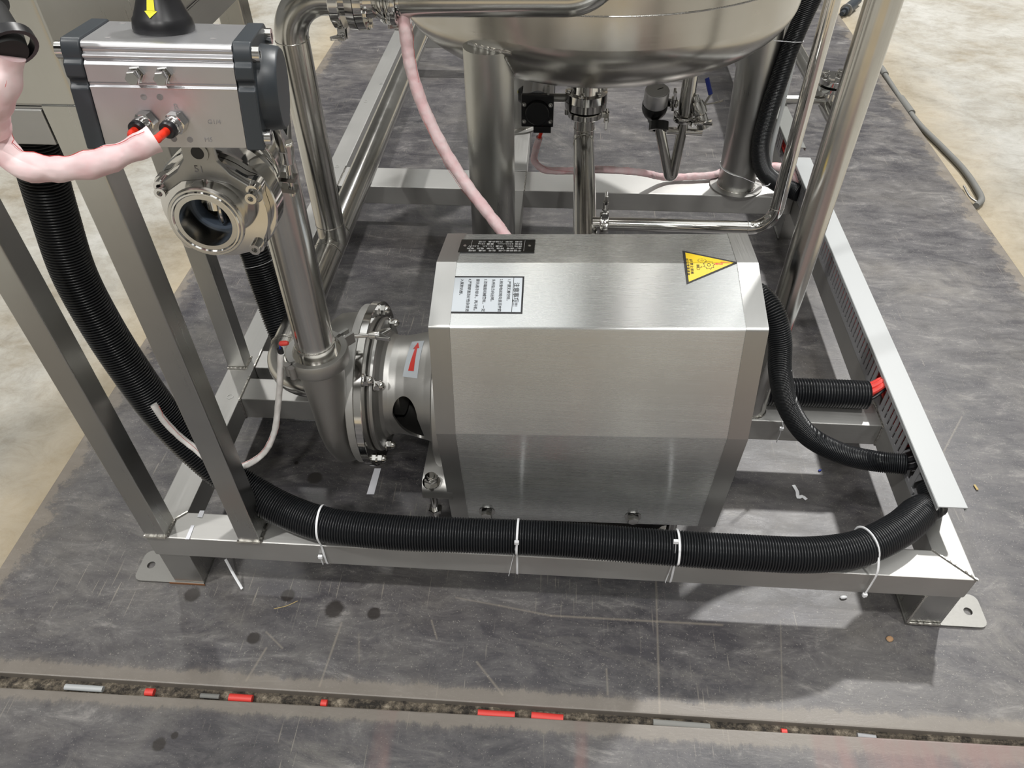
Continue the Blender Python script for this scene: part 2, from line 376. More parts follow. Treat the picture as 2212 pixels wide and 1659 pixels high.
    # worn reddish film where the plate's coating shows through
    for (xa, xb) in red:
        mr1 = N(m, 'ShaderNodeMapRange'); mr1.interpolation_type = 'SMOOTHSTEP'; L(m, sp.outputs[0], mr1.inputs[0]); mr1.inputs[1].default_value = xa; mr1.inputs[2].default_value = xa + .012
        mr2 = N(m, 'ShaderNodeMapRange'); mr2.interpolation_type = 'SMOOTHSTEP'; L(m, sp.outputs[0], mr2.inputs[0]); mr2.inputs[1].default_value = xb + .012; mr2.inputs[2].default_value = xb
        ml = N(m, 'ShaderNodeMath', operation='MULTIPLY'); L(m, mr1.outputs[0], ml.inputs[0]); L(m, mr2.outputs[0], ml.inputs[1])
        ns = N(m, 'ShaderNodeTexNoise', Scale=30.0, Detail=6.0); L(m, mapped(m, (1, .25, 1)), ns.inputs['Vector'])
        ml2 = N(m, 'ShaderNodeMath', operation='MULTIPLY'); L(m, ml.outputs[0], ml2.inputs[0]); L(m, ramp(m, ns.outputs[0], [(.35, g(.15)), (.6, g(.75))]), ml2.inputs[1])
        mk = N(m, 'ShaderNodeMix', data_type='RGBA'); L(m, ml2.outputs[0], mk.inputs[0]); L(m, cur, mk.inputs[6]); mk.inputs[7].default_value = (0.20, 0.125, 0.115, 1); cur = mk.outputs[2]
    L(m, cur, b.inputs['Base Color'])
    L(m, ramp(m, n2.outputs[0], [(0.35, g(0.31)), (0.7, g(0.52))]), b.inputs['Roughness'])
    bp = N(m, 'ShaderNodeBump', Strength=0.35, Distance=0.0015); L(m, n2.outputs[0], bp.inputs['Height']); L(m, bp.outputs[0], b.inputs['Normal'])
    return m
SP = [PZ(-.13, *p) for p in ((722, 1317), (808, 1325), (622, 1286), (548, 1378), (680, 1032), (600, 915), (640, 1000), (415, 1285))]
SR = [.016, .011, .0105, .0105, .014, .007, .004, .013]
SEG = [(PZ(-.13, *a), PZ(-.13, *b), w) for a, b, w in (((1686, 1340), (1691, 1560), .0011), ((1417, 1255), (1425, 1540), .0008), ((738, 1345), (690, 1482), .0007), ((575, 1400), (532, 1470), .0006),
    ((985, 1291), (1078, 1308), .0008), ((1078, 1308), (1190, 1330), .0007), ((1190, 1330), (1560, 1350), .0006), ((932, 1340), (944, 1380), .0009), ((775, 1370), (776, 1430), .0012), ((1310, 1445), (1313, 1500), .0008),
    ((1030, 1430), (1085, 1500), .0007), ((2078, 900), (2020, 1010), .0008), ((1990, 640), (2050, 650), .0012), ((575, 1365), (610, 1400), .0008))]
PLATE = plate_mat('dusty_black_plate', [(p.x, p.y, r) for p, r in zip(SP, SR)], -0.165, segs=SEG)
SP2 = [PZ(-.13, *p) for p in ((343, 1608), (377, 1588))]
PLATE2 = plate_mat('dusty_black_plate_front', [(SP2[0].x, SP2[0].y, .009), (SP2[1].x, SP2[1].y, .005)], -0.168, red=((.364, .390), (.640, .655), (.96, 1.9)))
CONC = concrete()
WALLM = mat('painted_hall_wall', (0.25, 0.25, 0.245), 0.8)
ROOFM = mat('hall_roof_sheet', (0.60, 0.60, 0.59), 0.7)

# ------------------------------------------------------------------ the hall
ZF, ZC = -0.13, -0.146
X0, X1, Y0_, Y1_ = -8.0, 9.0, -8.0, 13.0
tag(MB().box(X0, X1, Y0_, Y1_, ZC - 0.1, ZC).build('floor', CONC), kind='structure')
tag(MB().box(X0 - .2, X0, Y0_, Y1_, ZC, 7.2).build('wall_left', WALLM), kind='structure')
tag(MB().box(X1, X1 + .2, Y0_, Y1_, ZC, 7.2).build('wall_right', WALLM), kind='structure')
tag(MB().box(X0, X1, Y1_, Y1_ + .2, ZC, 7.2).build('wall_back', WALLM), kind='structure')
tag(MB().box(X0, X1, Y0_ - .2, Y0_, ZC, 7.2).build('wall_front', WALLM), kind='structure')
tag(MB().box(X0, X1, Y0_, Y1_, 7.2, 7.3).build('ceiling', ROOFM), kind='structure')
BEAMM = mat('dark_roof_beam', (0.06, 0.06, 0.06), 0.6)
for k, xb in enumerate((-6.0, -4.3, -2.2, .63, 1.39, 4.2, 6.4)):
    tag(MB().box(xb - .10, xb + .10, Y0_, Y1_, 6.8, 7.2).build('trim_%d' % (k + 1), BEAMM), kind='structure')
def emis(name, col, st):
    m = mat(name, col, .5); b = m.node_tree.nodes['Principled BSDF']; b.inputs['Emission Color'].default_value = (*col, 1); b.inputs['Emission Strength'].default_value = st; return m
ROOFGLOW = emis('roof_glow_sheet', (.95, .98, 1.0), 1.0); TUBE = emis('lamp_tube', (1, .98, .95), 9.0)
for k, (xa, xb) in enumerate(((-1.9, .35), (1.65, 3.9), (-7.2, -6.3), (5.0, 6.0))):
    tag(MB().box(xa, xb, -4.0, 11.0, 7.17, 7.195).build('added_roof_glow_%d' % (k + 1), ROOFGLOW), kind='structure')  # emissive panels added to brighten the roof that the cover reflects
tl_ = thing('tube_lamp', 'long thin tube lamp hanging under the hall roof between two beams', 'lamp', (1.07, 3.0, 6.7))
MB().box(1.02, 1.12, .2, 6.2, 6.72, 6.76).build('housing', BEAMM, tl_)
MB().tube([(1.07, .25, 6.69), (1.07, 6.15, 6.69)], .028, 10).build('tube', TUBE, tl_)
for i, (lx, ly, w) in enumerate(LAMPS):
    t = thing('high_bay_lamp', 'round black high-bay lamp hanging under the hall roof', 'lamp', (lx, ly, LAMP_Z), 'high-bay lamps')
    MB().lathe([(0, 0.21), (0.0, 0.22), (0.12, 0.16), (0.16, 0.05)], (lx, ly, LAMP_Z), (0, 0, 1)).build('housing', BLK, t)
    MB().tube([(lx, ly, LAMP_Z + .15), (lx, ly, 7.2)], 0.012, 8).build('rod', BLK, t)

# ------------------------------------------------------------------ plates on the concrete
pe = 0.0
tag(MB().box(-.295, 1.694, -.160, 3.4, ZC, ZF).build('floor_plate', PLATE, bevel=.003, loc=(0, 0, 0)),
    'large dusty black plate lying on the concrete under the steel skid', 'plate')
tag(MB().prism([(-.7, -1.37, ZC), (1.9, -1.37, ZC), (1.9, -.166, ZC), (-.7, -.1835, ZC)], (0, 0, ZF - ZC - .001)).build('floor_plate', PLATE2, bevel=.003, loc=(0, 0, 0)),
    'dusty black plate in the foreground, in front of the gap with red sleeve scraps', 'plate')

DIRT_SHADE = mat('dirt_and_gap_shade', (0.10, 0.08, 0.06), 0.95)  # dirt in the gap, with the gap's shade put into its dark colour
nd_ = N(DIRT_SHADE, 'ShaderNodeTexNoise', Scale=60.0, Detail=8.0, Roughness=0.8); L(DIRT_SHADE, mapped(DIRT_SHADE, (1, 1, 1)), nd_.inputs['Vector'])
L(DIRT_SHADE, ramp(DIRT_SHADE, nd_.outputs[0], [(0.42, (0.02, 0.017, 0.014)), (0.55, (0.12, 0.10, 0.075)), (0.66, (0.30, 0.26, 0.20))]), DIRT_SHADE.node_tree.nodes['Principled BSDF'].inputs['Base Color'])
mb = MB(); nx = 260; R = []
for k in range(nx + 1):
    x = -.7 + 2.6 * k / nx; h = .003 + .005 * random.random(); y0 = -.1845 + .018 * (x + .7) / 2.6
    R.append([V((x, y0, ZC)), V((x, y0, ZC + h * .5)), V((x, y0 + .009, ZC + h)), V((x, y0 + .024, ZC + h * .6)), V((x, y0 + .024, ZC))])
tag(mb.rings(R).build('dirt', DIRT_SHADE, loc=(0, -.17, ZC), smooth=10), 'dirt and dust, darkened as gap shade, filling the gap between the two plates', 'dirt', kind='stuff')
# ------------------------------------------------------------------ skid frame
W, B = 1.2, 0.048
def weld(name, pts, parent, r=.0022, step=.0025):
    path = spline(pts, step); mb = MB()
    mb.tube(path, [r * (0.75 + 0.5 * random.random()) for _ in path], 6)
    o = mb.build(name, WELD, parent); return o
sk = thing('skid_frame', 'welded square-tube stainless steel skid frame standing on the black plate', 'frame', (0, 0, ZF))
MB().prism([(0, 0, -B), (W, 0, -B), (W - B, B, -B), (B, B, -B)], (0, 0, B)).build('front_beam', SX, sk, bevel=.003)
MB().prism([(0, 0.0002, -B), (B - .0002, B, -B), (B - .0002, 2.6, -B), (0, 2.6, -B)], (0, 0, B)).build('side_beam', SY, sk, bevel=.003)
MB().prism([(W, 0.0002, -B), (W, 2.6, -B), (W - B + .0002, 2.6, -B), (W - B + .0002, B, -B)], (0, 0, B)).build('side_beam', SY, sk, bevel=.003)
MB().box(B, W - B, .291, .345, -B, 0).build('cross_beam', SX, sk, bevel=.003)
MB().box(B, .60, .372, .420, -B, 0).build('cross_beam', SX, sk, bevel=.003)
MB().box(B, W - B, 1.030, 1.125, -B, 0).build('cross_beam', SX, sk, bevel=.003)
MB().box(B, W - B, 2.06, 2.11, -B, 0).build('cross_beam', SX, sk, bevel=.003)
MB().box(.44, .507, .346, 1.029, -B, 0).build('centre_beam', SY, sk, bevel=.003)
MB().box(.44, .507, 1.126, 2.059, -B, 0).build('centre_beam', SY, sk, bevel=.003)
# legs and foot plates
def foot(xa, xb, ya, plate, hole):
    MB().box(xa, xb, ya, ya + B, ZF + .004, -B).build('leg', SZ, sk, bevel=.002)
    # plate outline with rounded outer corners
    (x0, x1, y0, y1) = plate; r = .012; pts = []
    out = -1 if hole[0] < (x0 + x1) / 2 else 1
    xi, xo = (x1, x0) if out < 0 else (x0, x1)
    pts.append((xi, y0)); 
    for cx_, cy_, a0 in ((xo - out * r, y0 + r, -90), (xo - out * r, y1 - r, 0)):
        for k in range(6):
            a = math.radians(a0 + 18 * k); pts.append((cx_ + out * r * math.cos(a), cy_ + r * math.sin(a)))
    pts.append((xi, y1))
    # plate with a round bolt hole: bridge outline to hole ring
    n = 20; hr = .0065; ring = [(hole[0] + hr * math.cos(2 * math.pi * k / n), hole[1] + hr * math.sin(2 * math.pi * k / n)) for k in range(n)]
    import bmesh
    bm = bmesh.new()
    ov = [bm.verts.new((x, y, ZF)) for x, y in pts]; hv = [bm.verts.new((x, y, ZF)) for x, y in ring]
    es = [bm.edges.new((ov[i], ov[(i + 1) % len(ov)])) for i in range(len(ov))] + [bm.edges.new((hv[i], hv[(i + 1) % n])) for i in range(n)]
    res = bmesh.ops.triangle_fill(bm, edges=es, use_beauty=True)
    fs = [f for f in res['geom'] if isinstance(f, bmesh.types.BMFace)]
    ex = bmesh.ops.extrude_face_region(bm, geom=fs)
    bmesh.ops.translate(bm, vec=(0, 0, .004), verts=[v for v in ex['geom'] if isinstance(v, bmesh.types.BMVert)])
    mb = MB(); bm.verts.index_update(); mb.add([v.co.copy() for v in bm.verts], [[v.index for v in f.verts] for f in bm.faces]); bm.free()
    mb.build('foot_plate', SFOOT, sk, smooth=30)
foot(.004, .052, .002, (-.064, .052, .0, .056), (-.046, .029))
foot(W - .052, W - .002, .002, (W - .055, W + .068, .0, .056), (W + .046, .026))
foot(.004, .052, 2.54, (-.064, .052, 2.54, 2.596), (-.046, 2.57))
foot(W - .052, W - .004, 2.54, (W - .055, W + .068, 2.54, 2.596), (W + .046, 2.57))
foot(.004, .052, 1.05, (-.064, .052, 1.05, 1.106), (-.046, 1.078))
foot(W - .052, W - .004, 1.05, (W - .055, W + .068, 1.05, 1.106), (W + .046, 1.078))
MB().box(-.004, .054, -.0009, .0, ZF + .0002, ZF + .0042).build('rust_line', RUSTY, sk)
for p_ in ((497, 857), (728, 360), (790, 219), (823, 181)):
    q_ = PZ(.0, *p_); MB().annulus((q_.x, q_.y, .0001), (0, 0, 1), .0045, .0062, .0006, 20).build('hole_plug', SX, sk)
# posts of the cabinet stand
PW = .033
for (xa, ya, top) in ((0, .0, 1.0), (.142, .0, .66), (0, .368, 1.0), (.142, .40, 1.0)):
    MB().box(xa + .0005, xa + PW, ya + .001, ya + PW, 0.0, top).build('post', SZ, sk, bevel=.002)
MB().box(PW + .0005, .1415, .001, PW, .622, .655).build('top_rail', SX, sk, bevel=.002)
MB().box(.1425, .1745, PW + .001, .3995, .622, .655).build('top_rail', SY, sk, bevel=.002)
for (a, b_) in (((0, -.0, .001), (PW, -.0, .001)), ((PW + .001, .001, .001), (PW + .001, PW, .001)), ((.141, 0, .001), (.176, 0, .001)), ((.176, .001, .001), (.176, PW, .001)),
                ((0.0, .367, .001), (PW, .367, .001)), ((PW + .001, .368, .001), (PW + .001, .40, .001)), ((W, 0.0, .0), (W - B, B, .0)), ((0, 0, 0), (B, B, 0)),
                ((B, .29, .0005), (B, .346, .0005)), ((B, .372, .0005), (B, .42, .0005)), ((B, 1.03, .0005), (B, 1.125, .0005)), ((W - B, .29, .0005), (W - B, .346, .0005)), ((.508, 1.03, .0), (.508, 1.125, .0)),
                ((W - B, .29, -.001), (W - B, .29, -.047)), ((B, .29, -.001), (B, .29, -.047)), ((W - .053, .0, ZF + .005), (W - .004, .0, ZF + .005)), ((W - .053, .001, ZF + .006), (W - .053, .001, -B))):
    weld('weld_bead', [a, V(a).lerp(V(b_), .5), b_], sk)
# ------------------------------------------------------------------ control cabinet on the stand
cb = thing('control_cabinet', 'stainless steel sheet cabinet box standing on the square posts at top left', 'cabinet', (.0, .0, .656))
MB().box(-.25, .176, .002, .43, .657, 1.15).build('body', SZ, cb, bevel=.004)
MB().box(-.249, .1745, .0035, .428, .6555, .6569).build('base_lip', SX, cb)

# ------------------------------------------------------------------ common fixings
def fix_mesh(name, fn, m):
    mb = MB(); fn(mb); o = mb.build(name, m); COL.objects.unlink(o); return o
def _acorn(mb):
    mb.lathe([(0, .0095), (.0015, .0095)], (0, 0, 0), (0, 0, 1), 20)
    mb.hexn((0, 0, .0016), (0, 0, 1), .0135, .006, .05)
    mb.lathe([(.0076, .0062), (.010, .0060), (.0125, .0048), (.0142, .0028), (.0148, .0005)], (0, 0, 0), (0, 0, 1), 16)
ACORN = fix_mesh('acorn_nut', _acorn, SPOL)
def _hexbolt(mb):
    mb.lathe([(0, .0095), (.0012, .0095)], (0, 0, 0), (0, 0, 1), 20)
    mb.hexn((0, 0, .0013), (0, 0, 1), .0115, .0065, .15)
HEXB = fix_mesh('hex_bolt', _hexbolt, SPOL)
def _sock(mb):
    mb.annulus((0, 0, 0), (0, 0, 1), .0018, .0036, .005, 20)
    mb.lathe([(0, .0019), (.0025, .0019)], (0, 0, 0), (0, 0, 1), 6)
SOCK = fix_mesh('socket_screw', _sock, SPOL)
def along(o, d, s=1.0):
    u, w, d = frame_of(d)
    M = Matrix((u, w, d)).transposed().to_4x4()
    return Matrix.Translation(V(o)) @ M @ Matrix.Scale(s, 4)

# ------------------------------------------------------------------ pump with motor cover
AX = V((0, .2, .142))                      # pump axis: y, z
pump = thing('centrifugal_pump', 'stainless steel centrifugal pump with a folded sheet motor cover, on the skid front', 'pump', (.5, .2, 0))
def lx(prof, seg=56): return MB().lathe(prof, AX, (1, 0, 0), seg)
lx([(.258, .040), (.262, .085), (.268, .098), (.278, .105), (.296, .107), (.311, .108)], 64).build('volute', SCAST, pump, smooth=50)
# tangential discharge neck, widening from the casing up to the clamp
nk = [(.293, .235, .052), (.2925, .20, .046), (.292, .165, .050), (.2915, .135, .064), (.291, .114, .088), (.2905, .102, .118), (.289, .0985, .15), (.2895, .099, .19), (.290, .0995, .225), (.291, .100, .255), (.291, .100, .282)]
MB().tube(nk, [.012, .0170, .0185, .0195, .0205, .0215, .0225, .0240, .0265, .0290, .0300], 28).build('discharge_neck', SCAST, pump, smooth=60)
MB().annulus((.291, .100, .282), (0, 0, 1), .024, .0355, .006, 40).build('neck_ferrule', SPOL, pump)
lx([(.312, .060), (.312, .119), (.313, .120), (.3235, .120), (.3245, .119), (.3245, .06)], 72).build('casing_flange', SX, pump, smooth=30)
lx([(.3255, .060), (.3255, .1245), (.3262, .125), (.336, .125), (.3368, .1242), (.3368, .06)], 72).build('back_flange', SPOL, pump, smooth=30)
# bell housing with a teardrop opening, built as a shell
def bell():
    prof = [(.3370, .098), (.3385, .1005), (.342, .1015), (.3455, .100), (.347, .096), (.3475, .088), (.350, .081), (.355, .0765), (.362, .0745), (.372, .0745), (.385, .0765), (.400, .080), (.415, .0835), (.428, .0875), (.440, .0915)]
    seg = 240; n = 9; P = []
    for (a, r), (a2, r2) in zip(prof, prof[1:]):
        for k in range(n): P.append((a + (a2 - a) * k / n, r + (r2 - r) * k / n))
    P.append(prof[-1]); mb = MB(); th = .004
    def pt(a, r, k):
        t = 2 * math.pi * k / seg; return V((a, AX.y + r * math.cos(t), AX.z + r * math.sin(t)))
    C0 = lambda t: .3860 if t < 172 else .3860 + .016 * (t - 172) / 42
    def hole(j, k):
        a = (P[j][0] + P[j + 1][0]) / 2; t = 360.0 * (k + .5) / seg
        if t < 172: c0_, q = .3860, (172 - t) / 24
        else: c0_, q = .3860 + .016 * (t - 172) / 42, (t - 172) / 42
        return q < 1 and abs(a - c0_) < .0185 * math.sqrt(1 - q * q)
    m = len(P); fs = []; H = {}
    for j in range(m - 1):
        for k in range(seg): H[j, k] = hole(j, k)
    def rad(a):
        for (a0, r0), (a1, r1) in zip(prof, prof[1:]):
            if a0 <= a <= a1: return r0 + (r1 - r0) * (a - a0) / (a1 - a0)
    vs_ = []; vi = []
    for j in range(m):
        for k in range(seg):
            a, r = P[j]; t = 360.0 * k / seg
            around = [H.get((jj, kk % seg), False) for jj in (j - 1, j) for kk in (k - 1, k)]
            if any(around) and not all(around):
                u = (a - C0(t)) / .0185; q = (t - 172) / (24 if t < 172 else 42); f = math.hypot(u, q)
                t = 172 + q / f * (24 if q < 0 else 42); a = C0(t) + u / f * .0185; r = rad(a)
            tr = math.radians(t)
            vs_.append(V((a, AX.y + r * math.cos(tr), AX.z + r * math.sin(tr)))); vi.append(V((a, AX.y + (r - th) * math.cos(tr), AX.z + (r - th) * math.sin(tr))))
    nv = len(vs_)
    for j in range(m - 1):
        for k in range(seg):
            if H[j, k]: continue
            k2 = (k + 1) % seg; q = (j * seg + k, j * seg + k2, (j + 1) * seg + k2, (j + 1) * seg + k)
            fs.append(q); fs.append(tuple(nv + i for i in q[::-1]))
            if H.get((j, k2)): fs.append((j * seg + k2, nv + j * seg + k2, nv + (j + 1) * seg + k2, (j + 1) * seg + k2))
            if H.get((j, (k - 1) % seg)): fs.append((j * seg + k, (j + 1) * seg + k, nv + (j + 1) * seg + k, nv + j * seg + k))
            if H.get((j - 1, k)): fs.append((j * seg + k, nv + j * seg + k, nv + j * seg + k2, j * seg + k2))
            if H.get((j + 1, k)): fs.append(((j + 1) * seg + k, (j + 1) * seg + k2, nv + (j + 1) * seg + k2, nv + (j + 1) * seg + k))
    mb.add(vs_ + vi, fs); return mb
bl = bell().build('bell_housing', SCAST, pump, smooth=50)
lx([(.338, .020), (.44, .020)], 24).build('shaft', SPOL, pump)
lx([(.338, .046), (.372, .046), (.374, .030)], 40).build('seal_housing', SCAST, pump)
lx([(.430, .010), (.430, .119), (.432, .121), (.4405, .121), (.4425, .119), (.4425, .01)], 64).build('motor_flange', SCAST, pump, smooth=30)
lx([(.4435, .012), (.4435, .082), (.80, .082), (.80, .01)], 48).build('motor_body', CAPM, pump)
# arrow sticker on the bell (curved patch)
def wrap_patch(us, ts, lift, m, name):
    # us: list of (x, angle deg) outline points projected on the bell radius
    pass
def bell_r(a):
    prof = [(.350, .081), (.355, .0765), (.362, .0745), (.372, .0745), (.385, .0765), (.400, .080), (.415, .0835), (.428, .0875), (.440, .0915)]
    for (a0, r0), (a1, r1) in zip(prof, prof[1:]):
        if a0 <= a <= a1: return r0 + (r1 - r0) * (a - a0) / (a1 - a0)
    return .08
def bp_(a, t, lift): 
    r = bell_r(a) + lift; t = math.radians(t); return V((a, AX.y + r * math.cos(t), AX.z + r * math.sin(t)))
def bell_patch(name, quad, m, lift, nu=6, nv=16, label=None):
    (a0, t0), (a1, t1), (a2, t2), (a3, t3) = quad; mb = MB(); vs_ = []
    for i in range(nv + 1):
        q = i / nv
        for j in range(nu + 1):
            p = j / nu
            a = (a0 * (1 - p) + a1 * p) * (1 - q) + (a3 * (1 - p) + a2 * p) * q
            t = (t0 * (1 - p) + t1 * p) * (1 - q) + (t3 * (1 - p) + t2 * p) * q
            vs_.append(bp_(a, t, lift))
    mb.add(vs_, [(i * (nu + 1) + j, i * (nu + 1) + j + 1, (i + 1) * (nu + 1) + j + 1, (i + 1) * (nu + 1) + j) for i in range(nv) for j in range(nu)])
    o = mb.build(name, m, bl)
    if label: tag(o, label)
    return o
bell_patch('arrow_sticker', [(.3830, 127), (.4050, 129), (.4075, 84), (.3890, 82)], LABEL, .0006, label='silver sticker with a red arrow')
bell_patch('arrow_print', [(.3905, 121), (.3990, 121.5), (.3995, 94), (.3965, 94)], INKR, .0011)
bell_patch('arrow_print', [(.3935, 95), (.4025, 95), (.3990, 86), (.3986, 86)], INKR, .0011)
# acorn nuts on the flanges
for t in (61, 133.7, 221.3, 285, 350):
    a = math.radians(t); p = (.3368, AX.y + .1135 * math.cos(a), AX.z + .1135 * math.sin(a))
    inst('acorn_nut', ACORN, along(p, (1, 0, 0)), pump)
for t in (52, 137, 227, 310):
    a = math.radians(t); p = (.3475, AX.y + .0925 * math.cos(a), AX.z + .0925 * math.sin(a))
    inst('acorn_nut', ACORN, along(p, (1, 0, 0)), pump)

# --- folded sheet cover.  profile: (Y, left pixel, right pixel)
prof = [(.292, (969, 504.5), (1612, 504)), (.200, (945, 567), (1636, 569)), (.103, (927, 706), (1659, 712)), (.072, (944, 936), (1614, 948)), (.088, None, None)]
Lp = [PY(y, *a) for y, a, b_ in prof if a]; Rp = [PY(y, *b_) for y, a, b_ in prof if b_]
xl = sum(p.x for p in Lp) / 4; xr = sum(p.x for p in Rp) / 4
Lp = [V((p.x, p.y, p.z)) for p in Lp]; Rp = [V((p.x, p.y, p.z)) for p in Rp]
BL = PY(.090, 978, 1118); BR = PY(.090, 1543, 1137)
Lp.append(BL); Rp.append(BR)
def mirror(p, q): return V((p.x, q, p.z))
Lfull = [V((BL.x, .305, BL.z)), V((Lp[3].x, .328, Lp[3].z))] + Lp[:5]
Rfull = [V((BR.x, .305, BR.z)), V((Rp[3].x, .328, Rp[3].z))] + Rp[:5]
def shell(A, Bq, th, name, m, parent, bevel=0, sub=1):
    """folded sheet between two polylines A (left) and Bq (right), thickness th inward"""
    cA = sum(A, V()) / len(A)
    def inset(P):
        out = []
        for i, p in enumerate(P):
            a = P[max(i - 1, 0)]; b2 = P[min(i + 1, len(P) - 1)]; d = (b2 - a).normalized()
            n = V((0, d.z, -d.y)).normalized()
            if (cA - p).dot(n) < 0: n = -n
            out.append(p + n * th)
        return out
    A2, B2 = inset(A), inset(Bq); n = len(A); mb = MB(); vs_ = A + Bq + A2 + B2; fs = []
    for i in range(n - 1):
        fs += [(i, i + 1, n + i + 1, n + i), (2 * n + i, 3 * n + i, 3 * n + i + 1, 2 * n + i + 1), (i, 2 * n + i, 2 * n + i + 1, i + 1), (n + i, n + i + 1, 3 * n + i + 1, 3 * n + i)]
    fs += [(0, n, 3 * n, 2 * n), (n - 1, 3 * n - 1, 4 * n - 1, 2 * n - 1)]
    mb.add(vs_, fs); return mb.build(name, m, parent, bevel=bevel, smooth=20)
def round_poly(P, R):
    out = [P[0]]
    for i in range(1, len(P) - 1):
        f = fillet([P[i - 1], P[i], P[i + 1]], R, 4); out += f[1:-1]
    out.append(P[-1]); return out
cover = shell(round_poly(Lfull, .005), round_poly(Rfull, .005), .0015, 'motor_cover', SCOV, pump)
tag(cover, 'folded brushed sheet steel cover over the motor')
def lerpP(P, Q, t): return [a.lerp(b2, t) for a, b2 in zip(P, Q)]
def outset(P, d):
    c = sum(P, V()) / len(P); out = []
    for i, p in enumerate(P):
        a = P[max(i - 1, 0)]; b2 = P[min(i + 1, len(P) - 1)]; t = (b2 - a).normalized(); n = V((0, t.z, -t.y)).normalized()
        if (c - p).dot(n) > 0: n = -n
        out.append(p + n * d)
    return out
wfrac = .062
for (t0, t1) in ((-.0025, wfrac), (1 - wfrac, 1.0025)):
    A = outset(round_poly(lerpP(Lfull, Rfull, t0), .005), .0012); Bq = outset(round_poly(lerpP(Lfull, Rfull, t1), .005), .0012)
    shell(A, Bq, .0012, 'end_band', SBAND, cover)
# end plates closing the cover (left one has the flange in front of it)
for P, dx in ((Lfull, .003), (Rfull, -.003)):
    Pi = outset([p + V((dx, 0, 0)) for p in P], -.003)
    MB().prism(Pi, (dx / 3, 0, 0)).build('end_plate', SBAND, cover)
# cover bolts on the lower front face
def face_frame(i):
    """plane of fold i..i+1 on the front (indices into Lp): origin, x dir, up-slope dir, normal"""
    a, b2, c = Lp[i], Rp[i], Lp[i + 1]
    ux = (b2 - a).normalized(); dn = (c - a); n = ux.cross(-dn).normalized(); uy = n.cross(ux)
    return a, ux, uy, n
def on_face(i, px, py, lift=0.0):
    a, ux, uy, n = face_frame(i); r = ray(px, py); t = (a - CAMPOS).dot(n) / r.dot(n); return CAMPOS + r * t + n * lift
for px, py in ((1052, 1104), (1367, 1115)):
    a, ux, uy, n = face_frame(3)
    inst('hex_bolt', HEXB, along(on_face(3, px, py), n, 1.35), cover)
# motor foot channel with its bolts
mb = MB(); path = [(.406, .33, .050), (.406, .105, .050), (.406, .094, .047), (.406, .086, .041), (.406, .081, .032), (.406, .081, .022), (.406, .084, .016), (.406, .092, .012)]
pin = [(.406, .33, .044), (.406, .105, .044), (.406, .096, .041), (.406, .090, .037), (.406, .087, .031), (.406, .087, .023), (.406, .090, .019), (.406, .094, .016)]
mb.prism(path + pin[::-1], (.046, 0, 0)).build('motor_foot', SCAST, pump, smooth=40)
npos = PZ(.052, 932, 1040)
mb = MB(); mb.lathe([(0, .0135), (.002, .0135)], npos - V((0, 0, .002)), (0, 0, 1), 24); mb.hexn(npos, (0, 0, 1), .019, .010); mb.annulus(npos + V((0, 0, .010)), (0, 0, 1), .0062, .0088, .0015, 20); mb.lathe([(0, .0060), (.013, .0060), (.0145, .005)], npos, (0, 0, 1), 16)
mb.build('foot_nut', SPOL, pump)
mb = MB(); mb.tube([(npos.x, npos.y, .044), (npos.x, npos.y, -.118)], .0055, 14); mb.hexn((npos.x, npos.y, -.02), (0, 0, 1), .019, .008); mb.lathe([(0, .022), (.006, .022), (.012, .009)], (npos.x, npos.y, ZF), (0, 0, 1), 24)
mb.build('levelling_foot', SPOL, pump)
MB().box(.41, .80, .11, .16, -.012, .012).build('base_rail', SCAST, pump, bevel=.002)
MB().box(.41, .80, .24, .288, -.012, .012).build('base_rail', SCAST, pump, bevel=.002)
MB().lathe([(0, .022), (.006, .022), (.012, .009), (.10, .006)], (.80, .135, ZF), (0, 0, 1), 24).build('levelling_foot', SPOL, pump)

# --- text helper: converts a text curve to a flat mesh laid on a plane
def text(s, size, o, ux, uy, m, parent, name='lettering', ext=.00012, spacing=1.0, align='LEFT'):
    cu = bpy.data.curves.new('t', 'FONT'); cu.body = s; cu.size = size; cu.extrude = ext; cu.resolution_u = 2; cu.offset = size * .012 if m is INK else 0; cu.space_character = spacing
    cu.align_x = align
    to = bpy.data.objects.new('t', cu); COL.objects.link(to)
    dg = bpy.context.evaluated_depsgraph_get(); me = bpy.data.meshes.new_from_object(to.evaluated_get(dg))
    COL.objects.unlink(to); bpy.data.objects.remove(to)
    me.materials.clear(); me.materials.append(m)
    ob = bpy.data.objects.new(name, me); COL.objects.link(ob); ob.parent = parent
    u = V(ux).normalized(); w = V(uy).normalized(); n = u.cross(w)
    ob.matrix_basis = Matrix.Translation(V(o) - OFF[parent.name]) @ Matrix((u, w, n)).transposed().to_4x4()
    OFF[ob.name] = OFF[parent.name]
    return ob
def quad_plate(c4, n, th, name, m, parent):
    mb = MB(); mb.prism([p for p in c4], n * th); return mb.build(name, m, parent)
